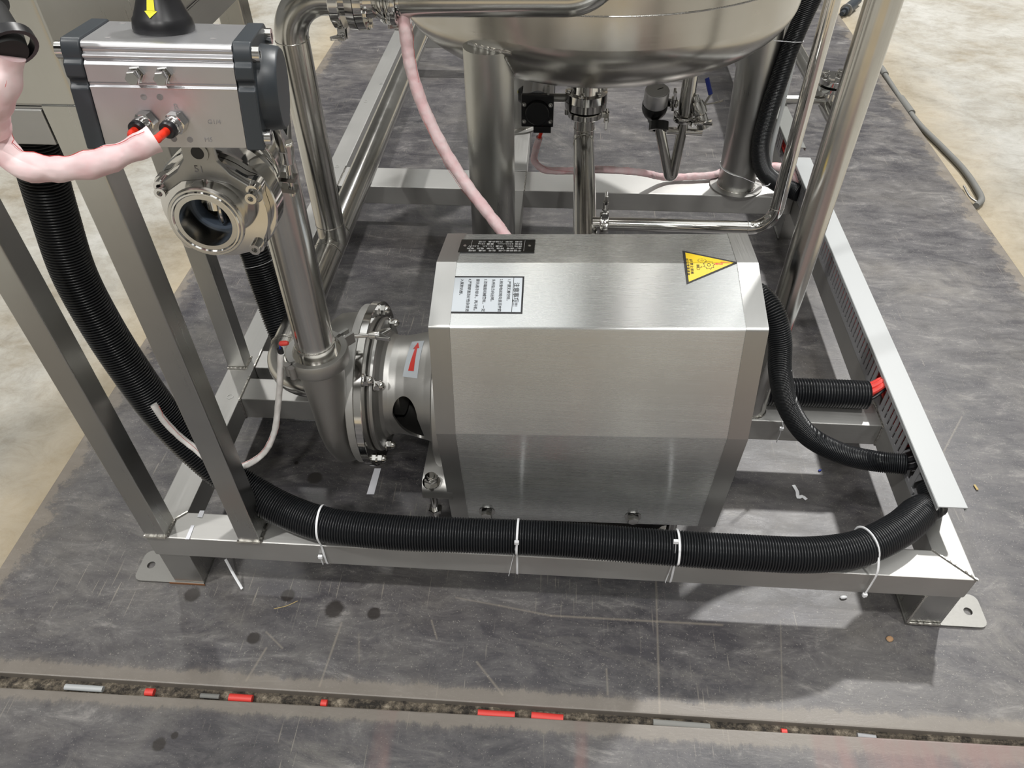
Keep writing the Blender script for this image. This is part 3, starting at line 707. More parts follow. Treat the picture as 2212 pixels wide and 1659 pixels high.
# caution sheet on the front slope (face 1: ridge -> front fold); reads from the right-hand side
a1, ux, uy, n1 = face_frame(1)
def fpt(u, w, i=1, lift=0): 
    a, x_, y_, n_ = face_frame(i); return a + x_ * u + y_ * w + n_ * lift
def floc(i, px, py):
    a, x_, y_, n_ = face_frame(i); p = on_face(i, px, py) - a; return p.dot(x_), p.dot(y_)
q = [floc(1, *p) for p in ((980, 597), (1134, 598), (1127, 679), (969, 676))]
u0 = (q[0][0] + q[3][0]) / 2; u1 = (q[1][0] + q[2][0]) / 2; w1 = (q[0][1] + q[1][1]) / 2; w0 = (q[2][1] + q[3][1]) / 2
lift = .0004
lab = MB().prism([fpt(u0, w0, 1, lift), fpt(u1, w0, 1, lift), fpt(u1, w1, 1, lift), fpt(u0, w1, 1, lift)], n1 * .0003).build('caution_label', INK, cover)
tag(lab, 'silver caution sheet with black border and Chinese text')
e = .0022
MB().prism([fpt(u0 + e, w0 + e, 1, lift + .0003), fpt(u1 - e, w0 + e, 1, lift + .0003), fpt(u1 - e, w1 - e, 1, lift + .0003), fpt(u0 + e, w1 - e, 1, lift + .0003)], n1 * .0001).build('label_face', LABEL, lab)
LW = u1 - u0; LH = w1 - w0
hu = u1 - e - LW * .125
MB().prism([fpt(hu, w0 + e, 1, lift + .0004), fpt(hu + .0007, w0 + e, 1, lift + .0004), fpt(hu + .0007, w1 - e, 1, lift + .0004), fpt(hu, w1 - e, 1, lift + .0004)], n1 * .0001).build('label_rule', INK, lab)
tl = lift + .00045
lines = ['1.严禁无液空转。', '2.检查电机转向是否按箭', '头所指方向运转。', '3.双端面机械密封，一定', '要先通冷却水，再开机。', '4.严禁焊渣及硬性杂质进', '入泵腔内部。']
text('注意事项!!!', LW * .085, fpt(u1 - e - LW * .108, w1 - LH * .17, 1, tl), -uy, ux, INK, lab)
for k, s in enumerate(lines):
    text(s, LW * .052, fpt(u1 - e - LW * (.20 + .110 * k), w1 - LH * .075, 1, tl), -uy, ux, INK, lab, spacing=1.0)
# black rating plate on the back slope (face 0)
a0f, ux0, uy0, n0 = face_frame(0)
q = [floc(0, *p) for p in ((999, 519), (1156, 519), (1155, 546), (987, 548))]
u0 = (q[0][0] + q[3][0]) / 2; u1 = (q[1][0] + q[2][0]) / 2; w1 = (q[0][1] + q[1][1]) / 2; w0 = (q[2][1] + q[3][1]) / 2
npl = MB().prism([fpt(u0, w0, 0, .0003), fpt(u1, w0, 0, .0003), fpt(u1, w1, 0, .0003), fpt(u0, w1, 0, .0003)], n0 * .0012).build('rating_plate', mat('black_gloss_plate', (.008, .008, .008), .2), cover, bevel=.0004)
tag(npl, 'black rating plate with fine white text, upside down')
pw, ph = u1 - u0, w1 - w0
for uu in (u0 + pw * .07, u1 - pw * .07):
    MB().lathe([(0, .0022), (.0006, .0018), (.0009, .0005)], fpt(uu, (w0 + w1) / 2, 0, .0015), n0, 16).build('rivet', SPOL, npl)
rows = ['不锈钢离心泵  型号  流量  扬程', '出厂编号  转速  功率  电压  电流', '扬程 20m   流量 10m3/h   2.2kW', '转速 2900r/min   重量 45kg', '日期  效率  汽蚀余量  口径']
for k, s in enumerate(rows):
    text(s, ph * .12, fpt(u1 - pw * .17, w0 + ph * (.16 + .17 * k), 0, .00155), -ux0, -uy0, INKW, npl, spacing=1.05)
for uu in (u0 + pw * .15, u1 - pw * .14):
    MB().prism([fpt(uu, w0 + ph * .1, 0, .0015), fpt(uu + .0003, w0 + ph * .1, 0, .0015), fpt(uu + .0003, w1 - ph * .1, 0, .0015), fpt(uu, w1 - ph * .1, 0, .0015)], n0 * .0001).build('plate_rule', INKW, npl)
# yellow triangle, straddling the ridge: draped as two pieces
def tri_part(pts, m, name, lift, parent):
    """pts in pixel space; splits at the ridge line"""
    def ridge_y(px): 
        return 567 + (px - 945) / (1636 - 945) * 2
    def clip(P, sign):
        out = []
        for i in range(len(P)):
            a, b2 = P[i], P[(i + 1) % len(P)]
            fa = sign * (a[1] - ridge_y(a[0])); fb = sign * (b2[1] - ridge_y(b2[0]))
            if fa <= 0: out.append(a)
            if fa * fb < 0:
                t = fa / (fa - fb); out.append((a[0] + (b2[0] - a[0]) * t, a[1] + (b2[1] - a[1]) * t))
        return out
    mb = MB()
    for i, sg in ((0, 1), (1, -1)):
        P = clip(pts, sg)
        if len(P) >= 3:
            nn_ = face_frame(i)[3]; mb.prism([on_face(i, *p, lift) for p in P], nn_ * .00015)
    return mb.build(name, m, parent, smooth=5)
T0 = [(1474, 542), (1595.5, 567.5), (1483, 615)]
c_ = V((sum(p[0] for p in T0) / 3, sum(p[1] for p in T0) / 3))
def shrink(k, kx=None): return [(c_.x + (p[0] - c_.x) * k, c_.y + (p[1] - c_.y) * k) for p in T0]
wl = tri_part(T0, INK, 'warning_label', .0004, cover); tag(wl, 'yellow and black triangular warning label')
tri_part(shrink(.86), YEL, 'label_face', .00065, wl)
LATER = []
a, ux_, uy_, n_ = face_frame(1)
for s, px, py, sz in (('运行禁止接触', 1490, 556, .0041), ('请注意管道液体', 1481.5, 553, .0041)):
    LATER.append(text(s, sz, on_face(1, px, py, .0009), -uy_, ux_, INK, wl, spacing=1.25))
def fold(o):
    """bend a print lying in the plane of the front slope over the ridge of the cover"""
    a_, x_, y_, n_1 = face_frame(1); d0 = Lp[0] - Lp[1]; d0 = (d0 - x_ * d0.dot(x_)).normalized(); n_0 = x_.cross(d0).normalized()
    off = Matrix.Translation(OFF[o.parent.name]) @ o.matrix_basis; inv = off.inverted()
    for v in o.data.vertices:
        p = off @ v.co - a_; u, w, h = p.dot(x_), p.dot(y_), p.dot(n_1)
        q_ = a_ + p
        if w > 0:
            q_ = a_ + x_ * u + d0 * w; a0_, _x, _y, n0_ = face_frame(0)
            q_ = q_ + n0_ * (h - (q_ - a0_).dot(n0_))
        v.co = inv @ q_
    o.data.update()
def gear(cx_, cy_, r, parent):
    n = 9; pts = []; 
    for k in range(n * 4):
        ang = 2 * math.pi * k / (n * 4); rr = r * (1.0 if k % 4 < 2 else .80); pts.append((rr * math.cos(ang), rr * math.sin(ang)))
    o = on_face(1, cx_, cy_, .0009); mb = MB(); N_ = len(pts); vs_ = []
    for x, y in pts: vs_.append(o + ux_ * x + uy_ * y)
    for x, y in pts: vs_.append(o + ux_ * x * .88 + uy_ * y * .88)
    mb.add(vs_, [(i, (i + 1) % N_, N_ + (i + 1) % N_, N_ + i) for i in range(N_)])
    mb.annulus(o, n_, r * .24, r * .32, .0001, 16)
    fold(mb.build('gear_print', INK, parent))
for o_t in LATER: fold(o_t)
gear(1531, 573, .0073, wl); gear(1517, 561.5, .0062, wl)
mb = MB(); o = on_face(1, 1509, 576, .0009)
for k in range(4): mb.prism([o + ux_ * x + uy_ * y for x, y in ((-.0026, -.0022 + k * .0013), (.0010, -.0022 + k * .0013), (.0010, -.0014 + k * .0013), (-.0026, -.0014 + k * .0013))], n_ * .0001)
for (xa, ya, xb, yb2) in ((.0012, -.0024, .0044, -.0012), (.0044, -.0012, .0024, .0004), (-.0026, -.0024, -.0022, -.0052), (-.0022, -.0052, .0008, -.0052), (.0008, -.0052, .0016, -.0026)):
    pa = o + ux_ * xa + uy_ * ya; pb = o + ux_ * xb + uy_ * yb2; d_ = (pb - pa).normalized(); sd = n_.cross(d_) * .00022
    mb.prism([pa - sd, pb - sd, pb + sd, pa + sd], n_ * .0001)
fold(mb.build('hand_print', INK, wl))
mb = MB(); o = on_face(1, 1546, 571.5, .0009)
zz = [(0, 0), (.004, .0022), (.0038, .0008), (.0095, .0012), (.0078, .0022), (.0175, .0026), (.0175, .0040), (.006, .0040), (.0078, .0018), (.0042, .0016), (.0040, .0006)]
for aa, bb in (((0.001, .0005), (.0085, .0000)), ((.0085, .0), (.0065, .0032)), ((.0065, .0032), (.0175, .0025))):
    pa = o + ux_ * aa[0] + uy_ * aa[1]; pb = o + ux_ * bb[0] + uy_ * bb[1]; d_ = (pb - pa).normalized(); sd = n_.cross(d_) * .0007
    mb.prism([pa - sd, pb - sd, pb + sd, pa + sd], n_ * .0001)
mb.prism([o + ux_ * x + uy_ * y for x, y in ((-.0025, .0003), (.002, -.0012), (.002, .0020))], n_ * .0001)
fold(mb.build('bolt_print', INKR, wl))

# ------------------------------------------------------------------ pipes
def clampset(name, label, o, d, r, h, wing, up, cat='clamp', hinge=True, wing_len=.03, group=None, ws=1.0, inner=.80, cm=None):
    """tri-clamp ring round axis d at o; wing: direction of the wing-nut side; up: bolt direction"""
    o = V(o); d = V(d).normalized(); wing = (V(wing) - d * V(wing).dot(d)).normalized(); up = V(up).normalized()
    t = thing(name, label, cat, o, group)
    side = d.cross(wing)
    for sgn in (1, -1):
        # half ring
        mb = MB(); R = []; n = 20
        for k in range(n + 1):
            a = math.radians(4 + 172 * k / n) * sgn; e_ = wing * math.cos(a) + side * math.sin(a)
            R.append([o + e_ * rr + d * hh for rr, hh in ((r * inner, -h * .40), (r * .97, -h / 2), (r, -h * .40), (r, h * .40), (r * .97, h / 2), (r * inner, h * .44))])
        mb.rings(R); 
        # lug
        b_ = o + wing * (r * 1.00) + side * sgn * .0035
        u = wing; 
        P = [b_ - u * .004 - d * h * .38, b_ + u * .014 - d * h * .38, b_ + u * .014 + d * h * .38, b_ - u * .004 + d * h * .38]
        mb.prism(P, side * sgn * .004)
        b2 = o - wing * (r * 1.0)
        mb.lathe([(-h * .42, .0045), (h * .42, .0045)], b2 - wing * .002 + side * sgn * .0046, d, 14)
        mb.build('clamp_half', cm or SPOL, t, smooth=40)
    c = o + wing * (r + .009)
    mb = MB(); mb.tube([c - up * .012, c + up * wing_len], .0028, 12); mb.build('bolt', SPOL, t)
    w0_ = c + up * (wing_len - .012)
    mb = MB(); mb.lathe([(-.006 * ws, .0048 * ws), (.006 * ws, .0058 * ws), (.009 * ws, .0058 * ws)], w0_, up, 14)
    u, w_, _ = frame_of(up)
    mb.prism([w0_ + u * x * ws + up * y * ws - w_ * .0028 * ws for x, y in ((-.007, .004), (-.0115, .022), (-.0085, .024), (0, .013), (.0085, .024), (.0115, .022), (.007, .004), (0, .0))], w_ * .0056 * ws)
    mb.build('wing_nut', SPOL, t, bevel=.0008, smooth=50)
    return t
def flange_ring(mb, o, d, ri, ro, h, seg=40): mb.annulus(o, d, ri, ro, h, seg)

# valve / actuator local frame (solved from the body's corners)
RQ = Matrix(((0.98348, -0.17497, 0.04641), (0.16700, 0.97592, 0.14033), (-0.06985, -0.13026, 0.98902)))
Q0 = V((.268, -.122, .686))
def A(x, y, z): return RQ @ V((x, y, z)) + Q0
AXX, AXY, AXZ = RQ.col[0].copy(), RQ.col[1].copy(), RQ.col[2].copy()
SA, SV = 1.06, 1.11                         # final sizes of actuator and valve
def sc(p, k): return CAMPOS + (V(p) - CAMPOS) * k
def rescale(o, k): o.location = sc(o.location, k); o.scale = (k, k, k)
# valve bore axis (solved from the rim of its open ferrule)
VAY = V((-.028, .998, -.044)).normalized(); VAX = VAY.cross(AXZ).normalized(); VAZ = VAX.cross(VAY).normalized()
VX, VZ = 0.0, 0.0
VO = V((.3301, -.1324, .6314)) - VAY * .010
def AV(x, y, z): return VO + VAX * x + VAY * y + VAZ * z
def VC(y): return sc(AV(0, y, 0), SV)
# discharge pipe: up from the pump and over an elbow to the valve
dp = thing('discharge_pipe', 'vertical satin steel pipe rising from the pump outlet to the butterfly valve', 'pipe', (.291, .10, .291))
K = VC(.20); tt_ = (.095 - VC(0).y) / (K.y - VC(0).y); K = VC(0).lerp(K, tt_)
pth = fillet([(.291, .1, .293), K, VC(.083)], .046, 12)
MB().tube(pth, .0245, 36).build('pipe', SPIPE, dp, smooth=60)
MB().annulus((.291, .1, .2885), (0, 0, 1), .0235, .0355, .005, 40).build('ferrule', SPOL, dp)
weld('weld_bead', [(.291 + .0247 * math.cos(2 * math.pi * k / 16), .1 + .0247 * math.sin(2 * math.pi * k / 16), .3095) for k in range(17)], dp, .0011, .0015)
MB().annulus(VC(.0866), VAY, .0235, .0330, .005, 40).build('ferrule', SPOL, dp)
clampset('pipe_clamp', 'steel clamp ring around the pump outlet, its wing nut pointing to the pump flange', (.291, .10, .2880), (0, 0, 1), .0400, .0210, (.62, .75, 0), (1, .12, .02), wing_len=.045, inner=.78, cm=SCAST)
clampset('pipe_clamp', 'steel clamp behind the butterfly valve with an upright wing nut', VC(.0862), VAY, .0400, .015, (1, 0, -.12), VAZ, wing_len=.040, ws=1.35)

# butterfly valve
bv = thing('butterfly_valve', 'open-ended polished butterfly valve hanging under the pneumatic actuator', 'valve', AV(0, .03, 0))
def vl(prof, seg=56, name='body', m=SPOL, **k):
    u, w, d = VAX, VAZ, VAY; o = AV(VX, 0, VZ); mb = MB()
    R = [[o + d * a + u * (r * math.cos(2 * math.pi * k_ / seg)) + w * (r * math.sin(2 * math.pi * k_ / seg)) for k_ in range(seg)] for a, r in prof]
    closed = k.pop('closed', True)
    mb.rings(R, closed=closed, cap=not closed); return mb.build(name, m, bv, smooth=32, **k)
vl([(.010, .0196), (.010, .0276), (.0105, .0283), (.0135, .0283), (.0150, .0265), (.021, .0238), (.030, .0245), (.036, .0300), (.036, .0196)], name='front_ferrule', m=SPIPE)
vl([(.0585, .0185), (.0585, .0195), (.0865, .0195), (.0865, .0185)], name='bore_liner', m=SPIPE)
vl([(.0098, .0232), (.0088, .0240), (.0088, .0252), (.0098, .0260)], name='ferrule_groove', m=SPOL)
# front plate with three ears
pts = []; 
for k in range(90):
    a = 2 * math.pi * k / 90; r = .0405
    for ea in (150, 32, -48, 228):
        dlt = (math.degrees(a) - ea + 180) % 360 - 180; r = max(r, .0405 + .0062 * math.exp(-(dlt / 9) ** 2))
    pts.append(AV(VX + r * math.cos(a), .030, VZ + r * math.sin(a)))
mb = MB(); n_o = len(pts); inn = [AV(VX + .024 * math.cos(2 * math.pi * k / 90), .030, VZ + .024 * math.sin(2 * math.pi * k / 90)) for k in range(90)]
mb.rings([inn, pts, [p + VAY * .009 for p in pts], [p + VAY * .009 for p in inn]], closed=True); mb.build('front_plate', SPOL, bv, smooth=30)
vl([(.0395, .0196), (.0395, .0445), (.0405, .0455), (.0575, .0455), (.0585, .0445), (.0585, .0196)], name='rear_flange')
vl([(.0587, .0180), (.0587, .0310), (.068, .0258), (.078, .0245), (.0815, .0300), (.0865, .0300), (.0865, .0180)], name='rear_ferrule')
vl([(.0355, .0196), (.0360, .0172), (.0375, .0166), (.0455, .0166), (.047, .0172), (.0475, .0196)], name='seat_ring', m=SEAT)
dm = MB(); dm.lathe([(-.0016, .0150), (-.0008, .0162), (.0008, .0162), (.0016, .0150)], AV(VX, .0415, VZ), (VAX * .94 + VAY * .34), 40); dm.lathe([(-.0185, .0036), (.0185, .0036)], AV(VX, .0415, VZ), VAZ, 16); dm.build('disc', SPOL, bv, smooth=30)
for ea in (150, 32, -48):
    a = math.radians(ea); inst('socket_screw', SOCK, along(AV(VX + .0405 * math.cos(a), .030, VZ + .0405 * math.sin(a)), -VAY, 1.25), bv)
# forked bracket from the valve up to the actuator
mb = MB()
out = [(-.036, .0215), (-.0395, .0185), (-.0405, .0135), (-.037, .0105), (-.030, .0160), (-.018, .0245), (0, .0275), (.018, .0245), (.030, .0160), (.037, .0105), (.0405, .0135), (.0395, .0185), (.034, .0235), (.020, .0330), (.0125, .0430), (.0115, .0615), (-.0115, .0615), (-.0125, .0430), (-.020, .0330)]
o3 = [AV(VX + x, .0255, VZ + z) for x, z in out]
mb.prism(o3, VAY * .0045).build('mounting_bracket', SCAST, bv, bevel=.0012, smooth=50)
for ea in (152, 28):
    a = math.radians(ea); inst('socket_screw', SOCK, along(AV(VX + .0385 * math.cos(a), .0255, VZ + .0365 * math.sin(a)), -VAY, 1.2), bv)
mb = MB(); mb.annulus(AV(VX, .0254, VZ + .049), -VAY, .0048, .0078, .0010, 24); mb.build('bracket_bush', SCAST, bv)
mb = MB(); mb.lathe([(0, .0052), (.0006, .0052)], AV(VX, .0252, VZ + .049), -VAY, 20); mb.build('bracket_hole', BLK, bv)
MB().tube([AV(VX, .036, VZ + .041), AV(VX, .036, .0)], .0075, 20).build('stem', SPOL, bv)
text('51', .0075, AV(VX - .006, .0252, VZ + .0335), VAX, VAZ, INKG, bv)
rescale(bv, SV)

# pneumatic actuator
ac = thing('pneumatic_actuator', 'silver pneumatic valve actuator with dark end caps and yellow arrow knob', 'actuator', A(.05, .036, 0))
# extruded body section (y,z) with shallow steps and grooves
sec = [(0, 0), (0, .040), (-.0005, .0415), (.0010, .0425), (.0010, .0438), (0, .0448), (0, .0560), (.0015, .0572), (.0030, .0585), (.0012, .0600), (.0012, .0615), (.0040, .0630), (.0040, .0650), (.0025, .0665), (.0035, .0690), (.006, .0700),
       (.066, .0700), (.0695, .0690), (.0705, .060), (.072, .056), (.072, .0)]
MB().prism([A(.0012, y, z) for y, z in sec], AXX * .0976).build('body', ALU, ac, bevel=.0004, smooth=40)
cap_out = [(-.0015, -.0015), (-.0015, .0405), (.0015, .043), (.0015, .0455), (-.0015, .048), (-.0015, .0565), (.0015, .0590), (.001, .0640), (.003, .0690), (.006, .0715), (.066, .0715), (.0705, .069), (.0715, .060), (.0735, .056), (.0735, -.0015)]
for x0_, dx_ in ((.0990, 1), (.0010, -1)):
    mb = MB(); mb.prism([A(x0_, y, z) for y, z in cap_out], AXX * dx_ * .0125)
    cap = mb.build('end_cap', CAPM, ac, bevel=.0012, smooth=50)
    if dx_ < 0: R_b = .020
    else: R_b = .0305
    mb = MB(); o_ = A(x0_ + dx_ * .0125, .036, .033); d_ = AXX * dx_; ub, wb = AXY, AXZ
    R = [[o_ + d_ * a_ + ub * (r_ * math.cos(2 * math.pi * k_ / 40)) + wb * (r_ * math.sin(2 * math.pi * k_ / 40)) for k_ in range(40)] for a_, r_ in ((-.001, R_b), (.0115, R_b - .0015), (.0130, R_b - .003), (.0130, .001)) if dx_ > 0 or a_ < .0]
    if dx_ < 0: R = [[o_ + d_ * a_ + ub * (r_ * math.cos(2 * math.pi * k_ / 40)) + wb * (r_ * math.sin(2 * math.pi * k_ / 40)) for k_ in range(40)] for a_, r_ in ((-.001, .02), (.002, .019), (.003, .017))]
    mb.rings(R).build('end_boss', CAPM, cap, smooth=40)
    for (y, z) in (((.008, .063), (.064, .063), (.066, .006), (.006, .006)) if dx_ > 0 else ((.008, .063), (.064, .063), (.066, .006))):
        mb = MB(); p_ = A(x0_ + dx_ * .0125, y, z); mb.annulus(p_, d_, .0024, .0056, .0046, 22); mb.lathe([(0, .0023), (.0030, .0023)], p_, d_, 6); mb.build('cap_screw', SPOL, cap)
# indicator knob
kb = A(.046, .042, .070)
knob = MB().lathe([(0, .0205), (.002, .0210), (.008, .0200), (.0095, .0188), (.024, .0128), (.026, .0140), (.034, .0140), (.036, .0120)], kb, AXZ, 40).build('indicator_knob', BLK, ac, smooth=35)
# yellow arrow painted on the knob front: follow the cone surface
mb = MB()
def knob_pt(x, h):
    r = .0188 - (h - .0095) * (.0060 / .0145) + .0004; x = max(-r, min(r, x)); return kb + AXX * x - AXY * math.sqrt(max(r * r - x * x, 0)) + AXZ * h
ar = [(-.0072, .0110), (-.0105, .0150), (-.0088, .0155), (-.0080, .0225), (-.0035, .0225), (-.0035, .0155), (-.0020, .0150)]
mb.prism([knob_pt(x + .0045, h) for x, h in ar], (-AXY) * .0003).build('arrow_mark', YEL2, knob)
# stop bolts with lock nuts
for x in (.0343, .0523):
    mb = MB(); p_ = A(x, 0, .0505); mb.hexn(p_, -AXY, .0098, .0040, .1); mb.tube([p_ - AXY * .004, p_ - AXY * .0075], .0030, 12); mb.hexn(p_ - AXY * .0075, -AXY, .0082, .0055, .15); mb.build('stop_bolt', SPOL, ac)
for (x, z) in ((.0351, .0352), (.0458, .0353), (.0601, .0058), (.0491, .0062)):
    mb = MB(); mb.annulus(A(x, .0001, z), -AXY, .0013, .0021, .0004, 16); mb.lathe([(0, .0014), (.0002, .0014)], A(x, .0, z), -AXY, 12); mb.build('threaded_hole', INKG, ac)
for (x, y) in ((.0164, .0137), (.0777, .0631), (.0128, .0591), (.0839, .0187)):
    mb = MB(); mb.annulus(A(x, y, .0700), AXZ, .0012, .0020, .0003, 14); mb.lathe([(0, .0013), (.0002, .0013)], A(x, y, .07), AXZ, 12); mb.build('threaded_hole', INKG, ac)
MB().lathe([(0, .0135), (.004, .0135)], A(.05, .036, -.004), AXZ, 24).build('base_pad', SCAST, ac)
text('B', .0060, A(.0535, -.0002, .0268), AXX, AXZ, INKG, ac); text('G1/4', .0046, A(.0745, -.0002, .0172), AXX, AXZ, INKG, ac); text('M5', .0046, A(.0700, -.0002, .0045), AXX, AXZ, INKG, ac)
# push-in fittings
fit_ends = []
for x in (.0344, .0548):
    p_ = A(x, 0, .0190); d_ = (-AXY * 1.0 - AXX * .25 - AXZ * .10).normalized()
    mb = MB(); mb.hexn(p_, d_, .0135, .007, .05); mb.lathe([(.007, .0064), (.0125, .0064), (.0135, .0058)], p_, d_, 24); mb.build('push_in_fitting', SPOL, ac)
    mb = MB(); mb.lathe([(.0135, .0062), (.0165, .0060), (.0175, .0050)], p_, d_, 24); mb.build('release_collar', BLK, ac)
    fit_ends.append((sc(p_ + d_ * .0172, SA), d_))
rescale(ac, SA)
S0 = PT(.530, 330, 303)
for (p_, d_), lab_, off in zip(fit_ends, ('red air tube in the left fitting of the large actuator', 'red air tube in the right fitting of the large actuator'), (-.0035, .0035)):
    mb = MB(); e_ = S0 + V((off, 0, off * .3)); mb.tube(spline([p_ - d_ * .004, p_ + d_ * .006, e_.lerp(p_, .4) + d_ * .006, e_, e_ + V((-.018, -.004, -.006))], .003), .0030, 16)
    tag(mb.build('air_tube', RED, loc=p_), lab_, 'tube', 'red air tubes of the large actuator')

def sleeve(name, pts, r, m, label, cat, flat=(1, .8), stripe=True, seed=1, lump=.035):
    random.seed(seed); path = spline(pts, .0035)
    n = len(path); ph = random.random() * 6
    rr = [r * (1 + lump * math.sin(i * .55 + ph) + .7 * lump * math.sin(i * 1.3 + 2 * ph) + .04 * (random.random() - .5)) for i in range(n)]
    t = MB().tube(path, rr, 18, flat=flat).build(name, m, loc=path[0], smooth=70); tag(t, label, cat)
    if stripe:
        # thin red tracer thread spiralling on the sleeve
        th = []
        for i in range(1, n - 1):
            d = (path[i + 1] - path[i - 1]).normalized(); u, w, _ = frame_of(d); a = i * .035 + 1.2
            th.append(path[i] + (u * math.cos(a) + w * math.sin(a)) * (rr[i] * .93))
        MB().tube(th, .00022, 5).build('tracer_thread', REDW, t)
    return t
sleeve('protective_sleeve', [PT(0.529, 334, 300), PT(0.524, 280, 326), PT(0.517, 200, 355), PT(0.511, 110, 366), PT(0.505, 35, 350), PT(0.498, -8, 290), PT(.465, -4, 220), PT(.460, 14, 160), PT(.455, 20, 120)], .0100, PINK,
       'thick pink fabric sleeve over the red air tubes of the large actuator', 'sleeve', (1, .85), seed=3, lump=.09)
# black gland with clip where the sleeve starts
gl = thing('cable_gland', 'blurred black rubber gland with a black tie at the top left corner', 'gland', PT(.453, 20, 110))
pa, pb = PT(.453, 19, 118), PT(.455, -60, -10)
MB().lathe([(0, .0115), (.010, .0135), (.03, .0135), (.034, .0165), (.08, .0165)], pa, pb - pa, 28).build('gland_body', RUB, gl)
d_ = (pb - pa).normalized()
MB().annulus(pa + d_ * .004 + V((.004, 0, 0)), d_, .0130, .0155, .006, 28).build('black_tie', BLK, gl)

# suction run: elbow at the pump, long pipe along the frame, and the drop pipe from above
R_ = .0265
sp = thing('suction_pipe', 'long satin steel pipe running back along the left beam to an elbow at the pump', 'pipe', (.172, .6, .145))
MB().tube(fillet([(.172, 1.90, .145), (.172, .20, .143), (.258, .20, .142)], .060, 14), R_, 36).build('pipe', SPIPE, sp, smooth=60)
for p, d in (((.172, .27, .145), (0, 1, 0)), ((.235, .2, .142), (1, 0, 0)), ((.172, .53, .145), (0, 1, 0)), ((.172, .60, .145), (0, 1, 0))):
    u, w, _ = frame_of(d); weld('weld_bead', [V(p) + (u * math.cos(2 * math.pi * k / 14) + w * math.sin(2 * math.pi * k / 14)) * (R_ + .0000) for k in range(15)], sp, .0006, .0015)
tp = thing('drop_pipe', 'steel pipe coming down from the top clamps into the long pipe', 'pipe', (.176, .565, .165))
hz = PY(.565, 700, -8)
MB().tube(fillet([(.176, .565, .150), (.176, .565, hz.z), (.262, .565, hz.z)], .062, 14), R_ - .001, 36).build('pipe', SPIPE, tp, smooth=60)
u0_ = (.176, .565, .478)
weld('weld_bead', [V((.176, .565, hz.z - .062)) + V((math.cos(2 * math.pi * k / 14), math.sin(2 * math.pi * k / 14), 0)) * (R_ - .0008) for k in range(15)], tp, .0007, .0015)
weld('weld_bead', [V((.176, .565, .190)) + V((math.cos(2 * math.pi * k / 14), math.sin(2 * math.pi * k / 14), 0)) * (R_ - .0008) for k in range(15)], tp, .0007, .0015)
# check valve between clamps, then the horizontal pipe in front of the tank
hv = thing('inline_valve', 'polished inline valve body between two clamps at the top edge', 'valve', (.30, .565, hz.z))
def hx(prof, name, m=SPOL, seg=44): return MB().lathe(prof, (0, .565, hz.z), (1, 0, 0), seg).build(name, m, hv, smooth=30)
hx([(.264, .02), (.264, .0415), (.2665, .0415), (.2665, .026), (.275, .026), (.275, .02)], 'ferrule')
hx([(.276, .02), (.276, .044), (.2875, .045), (.288, .02)], 'valve_half'); hx([(.2885, .02), (.2885, .045), (.300, .044), (.300, .02)], 'valve_half')
hx([(.300, .02), (.300, .030), (.312, .028), (.326, .036), (.330, .036), (.330, .02)], 'neck'); hx([(.3305, .02), (.3305, .026), (.345, .026), (.345, .02)], 'neck')
for k in range(6):
    a = math.radians(20 + 60 * k); inst('hex_bolt', HEXB, along((.300, .565 + .038 * math.cos(a), hz.z + .038 * math.sin(a)), (1, 0, 0), .7), hv)
clampset('pipe_clamp', 'steel clamp at the top edge, left of the inline valve', (.259, .565, hz.z), (1, 0, 0), .0435, .015, (0, -.25, -1), (0, -1, .2), wing_len=.02)
clampset('pipe_clamp', 'steel clamp at the top edge, right of the inline valve', (.340, .565, hz.z), (1, 0, 0), .038, .015, (0, .4, -1), (0, -1, .2), wing_len=.018)
hp = thing('feed_pipe', 'horizontal satin steel pipe along the top edge in front of the tank', 'pipe', (.5, .565, hz.z))
MB().tube(fillet([(.345, .565, hz.z), (.655, .565, hz.z + .004), (.655, .565, .80)], .062, 12), .0265, 32).build('pipe', SPIPE, hp, smooth=60)
MB().tube([(.345, .565, hz.z), (.352, .565, hz.z)], .0285, 32).build('ferrule', SPOL, hp)

# ------------------------------------------------------------------ tank
TC = V((.650, 1.03, .477)); TA, TB = .392, .153
tk = thing('tank', 'large dished-bottom stainless steel tank on thick tubular legs', 'tank', (TC.x, TC.y, .0))
pr_ = [(0, .001)] + [(TB * (1 - math.cos(math.radians(a))), TA * math.sin(math.radians(a))) for a in range(4, 91, 3)]
pr_ = [(TC.z - TB * math.cos(math.radians(a)), max(.002, TA * math.sin(math.radians(a)))) for a in range(0, 91, 3)]
MB().lathe(pr_, (TC.x, TC.y, 0), (0, 0, 1), 120, cap=True).build('dished_bottom', STANK, tk, smooth=60)
MB().lathe([(TC.z, TA), (1.35, TA), (1.40, TA * .97), (1.5, .15)], (TC.x, TC.y, 0), (0, 0, 1), 120).build('shell', STANK, tk, smooth=30)
n = 72; SEAMZ = PY(TC.y - TA, 1330, 36).z
for zz_, rr_, th_ in ((SEAMZ, TA + .0004, .0013),):
    MB().tube([(TC.x + rr_ * math.cos(2 * math.pi * k / n), TC.y + rr_ * math.sin(2 * math.pi * k / n), zz_) for k in range(n)], th_, 6, closed=True).build('seam_weld', WELD, tk)
LEGR = .0435
